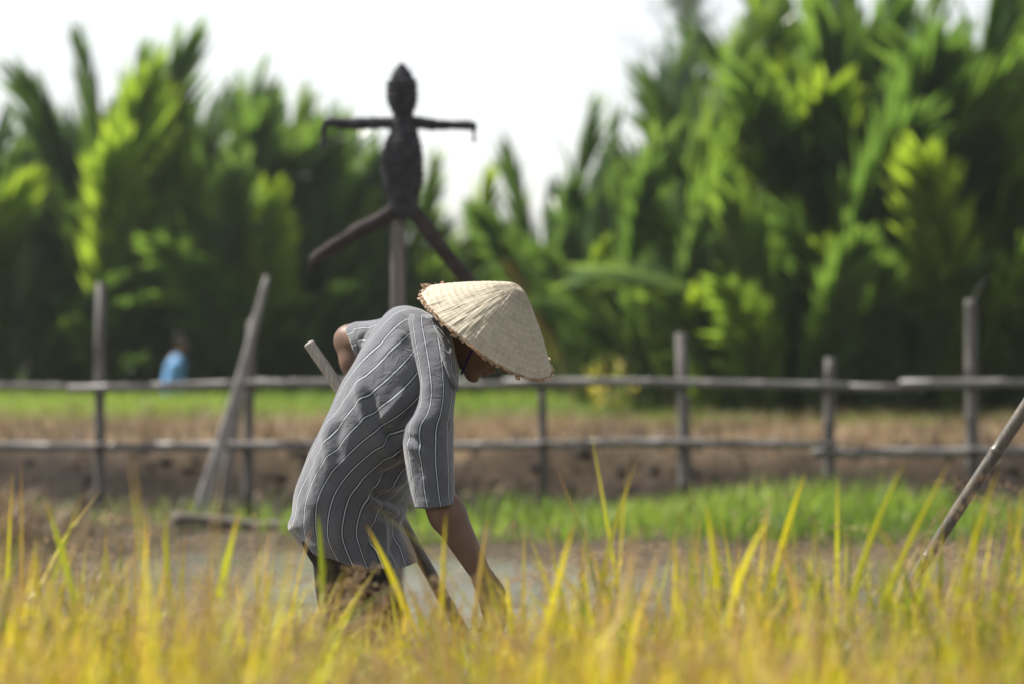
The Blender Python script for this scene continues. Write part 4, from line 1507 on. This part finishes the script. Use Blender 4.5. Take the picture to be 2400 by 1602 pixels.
n = 15500
P = np.stack([U(-2.2, 2.2, n), U(2.75, 4.75, n), np.zeros(n)], 1)
P = P[in_view(P)]
n = len(P)
H = rice_h(P)
z0 = U(.18, .52, n)
P[:, 2] = z0
ln = (H - z0) * (U(.66, 1.05, n) + .30 * (RNG.random(n) < .09) * U(.2, 1, n)) + .05
ln = np.where(np.abs(P[:, 0] / P[:, 1] + .052) < .034, np.minimum(ln, H - z0), ln)
b1 = blades(P, ln, U(0, 6.28, n), U(.0, .30, n), U(.0, 1.2, n) ** 1.5, U(.013, .026, n), 6,
            np.clip(.43 + .22 * snoise(P, 6, 83) + RNG.normal(0, .22, n), 0, .98), U(-.8, .8, n), 2.2)
n = 5200
P = np.stack([U(-2.2, 2.2, n), U(2.75, 4.75, n), U(0, .1, n)], 1)
P = P[in_view(P)]; n = len(P)
b2 = blades(P, rice_h(P) * U(.7, .95, n), U(0, 6.28, n), U(0, .12, n), U(0, .2, n), U(.004, .006, n), 4, U(.5, 1, n))
stuff("rice_crop", [b1, b2], M["rice"], "dense ripe yellow rice leaves filling the foreground")

# drooping grain heads
n = 2500
P = np.stack([U(-2.2, 2.2, n), U(2.75, 4.7, n), np.zeros(n)], 1)
P = P[in_view(P)]
n = len(P)
P[:, 2] = rice_h(P) * U(.72, .98, n)
az = U(0, 6.28, n); sd = U(.0, .4, n); bd = U(1.0, 2.4, n); Lp = U(.16, .25, n)
NG = 30
t = np.linspace(.12, 1, NG)
grid_t = np.linspace(0, 1, 24)
th = sd[:, None] + bd[:, None] * grid_t[None] ** 1.1
cr_ = np.concatenate([np.zeros((n, 1)), np.cumsum(np.sin(th), 1)[:, :-1]], 1) / 24 * Lp[:, None]
cz_ = np.concatenate([np.zeros((n, 1)), np.cumsum(np.cos(th), 1)[:, :-1]], 1) / 24 * Lp[:, None]
ii = np.clip((t * 23).astype(int), 0, 23)
C = np.stack([P[:, 0:1] + np.cos(az)[:, None] * cr_[:, ii], P[:, 1:2] + np.sin(az)[:, None] * cr_[:, ii], P[:, 2:3] + cz_[:, ii]], 2)
C = C + RNG.normal(0, .0055, C.shape)
tan = np.stack([np.cos(az)[:, None] * np.sin(th[:, ii]), np.sin(az)[:, None] * np.sin(th[:, ii]), np.cos(th[:, ii])], 2) + RNG.normal(0, .35, C.shape) + np.array((0, 0, -.35))
tan /= np.linalg.norm(tan, axis=2, keepdims=True)
C = C.reshape(-1, 3); tan = tan.reshape(-1, 3)
sid = np.cross(tan, RNG.normal(size=tan.shape)); sid /= np.linalg.norm(sid, axis=1, keepdims=True)
sid2 = np.cross(tan, sid)
m = len(C)
V = np.stack([C + tan * .0052, C + sid * .0021, C + sid2 * .0017, C - sid * .0021, C - sid2 * .0017, C - tan * .0048], 1).reshape(-1, 3)
f0 = np.array([(0, 1, 2), (0, 2, 3), (0, 3, 4), (0, 4, 1), (5, 2, 1), (5, 3, 2), (5, 4, 3), (5, 1, 4)])
F = (np.arange(m)[:, None, None] * 6 + f0[None]).reshape(-1, 3)
T = np.repeat(np.repeat(RNG.random(n), NG)[:, None] * .7 + RNG.random((m, 1)) * .3, 6, 0)
o = link("rice_heads", mesh_data("rice_heads", V, F, M["grain"], tint=np.repeat(T, 3, 1)))
setp(o, "drooping tan grain heads among the ripe rice leaves", kind="stuff")

# single tall rice plants that stand out above the crop
TALL = [
    (105, 1168, 160, 1360, 4.35, .016, .20, "tall yellow green rice plant at the left, its leaf tip level with the log"),
    (52, 1225, 20, 1400, 4.45, .013, .05, "pale green rice plant beside the left edge of the photo"),
    (562, 1192, 505, 1420, 4.35, .020, .30, "broad yellow green rice leaf in front of the log, just left of the man"),
    (388, 1198, 396, 1340, 4.45, .013, .32, "short upright rice leaf below the foot of the broad leaning pole"),
    (745, 1200, 752, 1330, 4.75, .015, .12, "greenish rice leaf standing in front of the man's shirt hem"),
    (858, 1228, 945, 1400, 4.65, .017, .55, "golden rice leaf slanting left before the middle of the man's shirt"),
    (1345, 1225, 1285, 1440, 4.25, .018, .55, "broad golden rice leaf right of the man's reaching arm"),
    (1045, 1200, 1040, 1400, 4.55, .012, .62, "thin tan rice leaf crossing the man's bare forearm"),
    (1145, 1200, 1120, 1360, 4.55, .010, .85, "thin brown rice leaf just right of the man's forearm"),
    (1655, 1178, 1680, 1330, 4.35, .014, .45, "upright yellow rice leaf below the dark fence post on the right"),
    (1888, 1105, 1835, 1260, 4.45, .014, .55, "bright yellow rice leaf slanting right below the shortest fence post"),
    (2122, 1078, 2030, 1300, 4.35, .014, .35, "long pale rice leaf slanting right toward the tall right fence post"),
    (2228, 1078, 2100, 1330, 4.35, .013, .40, "long slender rice leaf slanting across in front of the slanting bamboo pole's left"),
    (2342, 1095, 2270, 1330, 4.15, .016, .45, "golden rice leaf passing right in front of the slanting bamboo pole"),
    (2385, 1180, 2340, 1400, 4.25, .014, .10, "green rice plant at the right edge of the photo"),
    (1800, 1210, 1735, 1360, 4.15, .017, .50, "broad yellow rice leaf bent right in the middle of the right half"),
]
for i, (tx, ty, bx, by, Y, wd, col, lab) in enumerate(TALL):
    tp, bp = at(tx, ty, Y), at(bx, by, Y)
    d = bp - tp
    root = np.array((bp[0] + d[0] * .25, Y, 0.0))
    pl = empty("rice_plant", root, lab, "rice plant", "tall rice plants standing above the crop")
    q_ = np.linspace(0, 1, 12)[:, None]
    p0 = bp + (bp - tp) * .9; p0[0] = p0[0] * .5 + root[0] * .5; p0[2] = max(p0[2], .35)
    p1 = bp + np.array((-.010 if i % 2 else .010, 0, .02))
    L = p0 * (1 - q_) ** 2 + p1 * 2 * q_ * (1 - q_) + tp * q_ ** 2
    L += (np.array((bp[0], Y, bp[2])) - (p0 * .25 + p1 * .5 + tp * .25)) * (4 * q_ * (1 - q_)) * .5
    tt = np.linspace(0, 1, 12)
    prof = np.minimum(1, .5 + 1.6 * tt) * (1 - tt ** 2.6) + .03
    r = random.Random(i)
    a = r.uniform(-.5, .5)
    W = np.array((math.cos(a), math.sin(a), 0)) * wd * .5
    V = np.stack([L - W * prof[:, None] * 1.0, L + np.array((0, .003, 0)) * prof[:, None], L + W * prof[:, None]], 1).reshape(-1, 3)
    F = []
    for q in range(11):
        F += [(3 * q, 3 * q + 1, 3 * q + 4, 3 * q + 3), (3 * q + 1, 3 * q + 2, 3 * q + 5, 3 * q + 4)]
    tint = np.stack([np.full(36, col), np.repeat(tt, 3), np.full(36, r.random())], 1)
    part("leaf", V, F, M["rice"], pl, tint=tint)
    V, F, T = blades(np.array([root + (0, 0, .3)]), np.array([r.uniform(.45, .6)]), np.array([r.uniform(0, 6.28)]), np.array([.15]), np.array([r.uniform(.3, 1.0)]), np.array([.012]), 6, np.array([min(.95, col + .15)]))
    part("leaf", V, F, M["rice"], pl, tint=T)
    V, F = tube([root, (root + p0) * .5, p0 + (0, 0, .05)], [.0035, .003, .002], 6)
    part("stem", V, F, M["rachis"], pl)
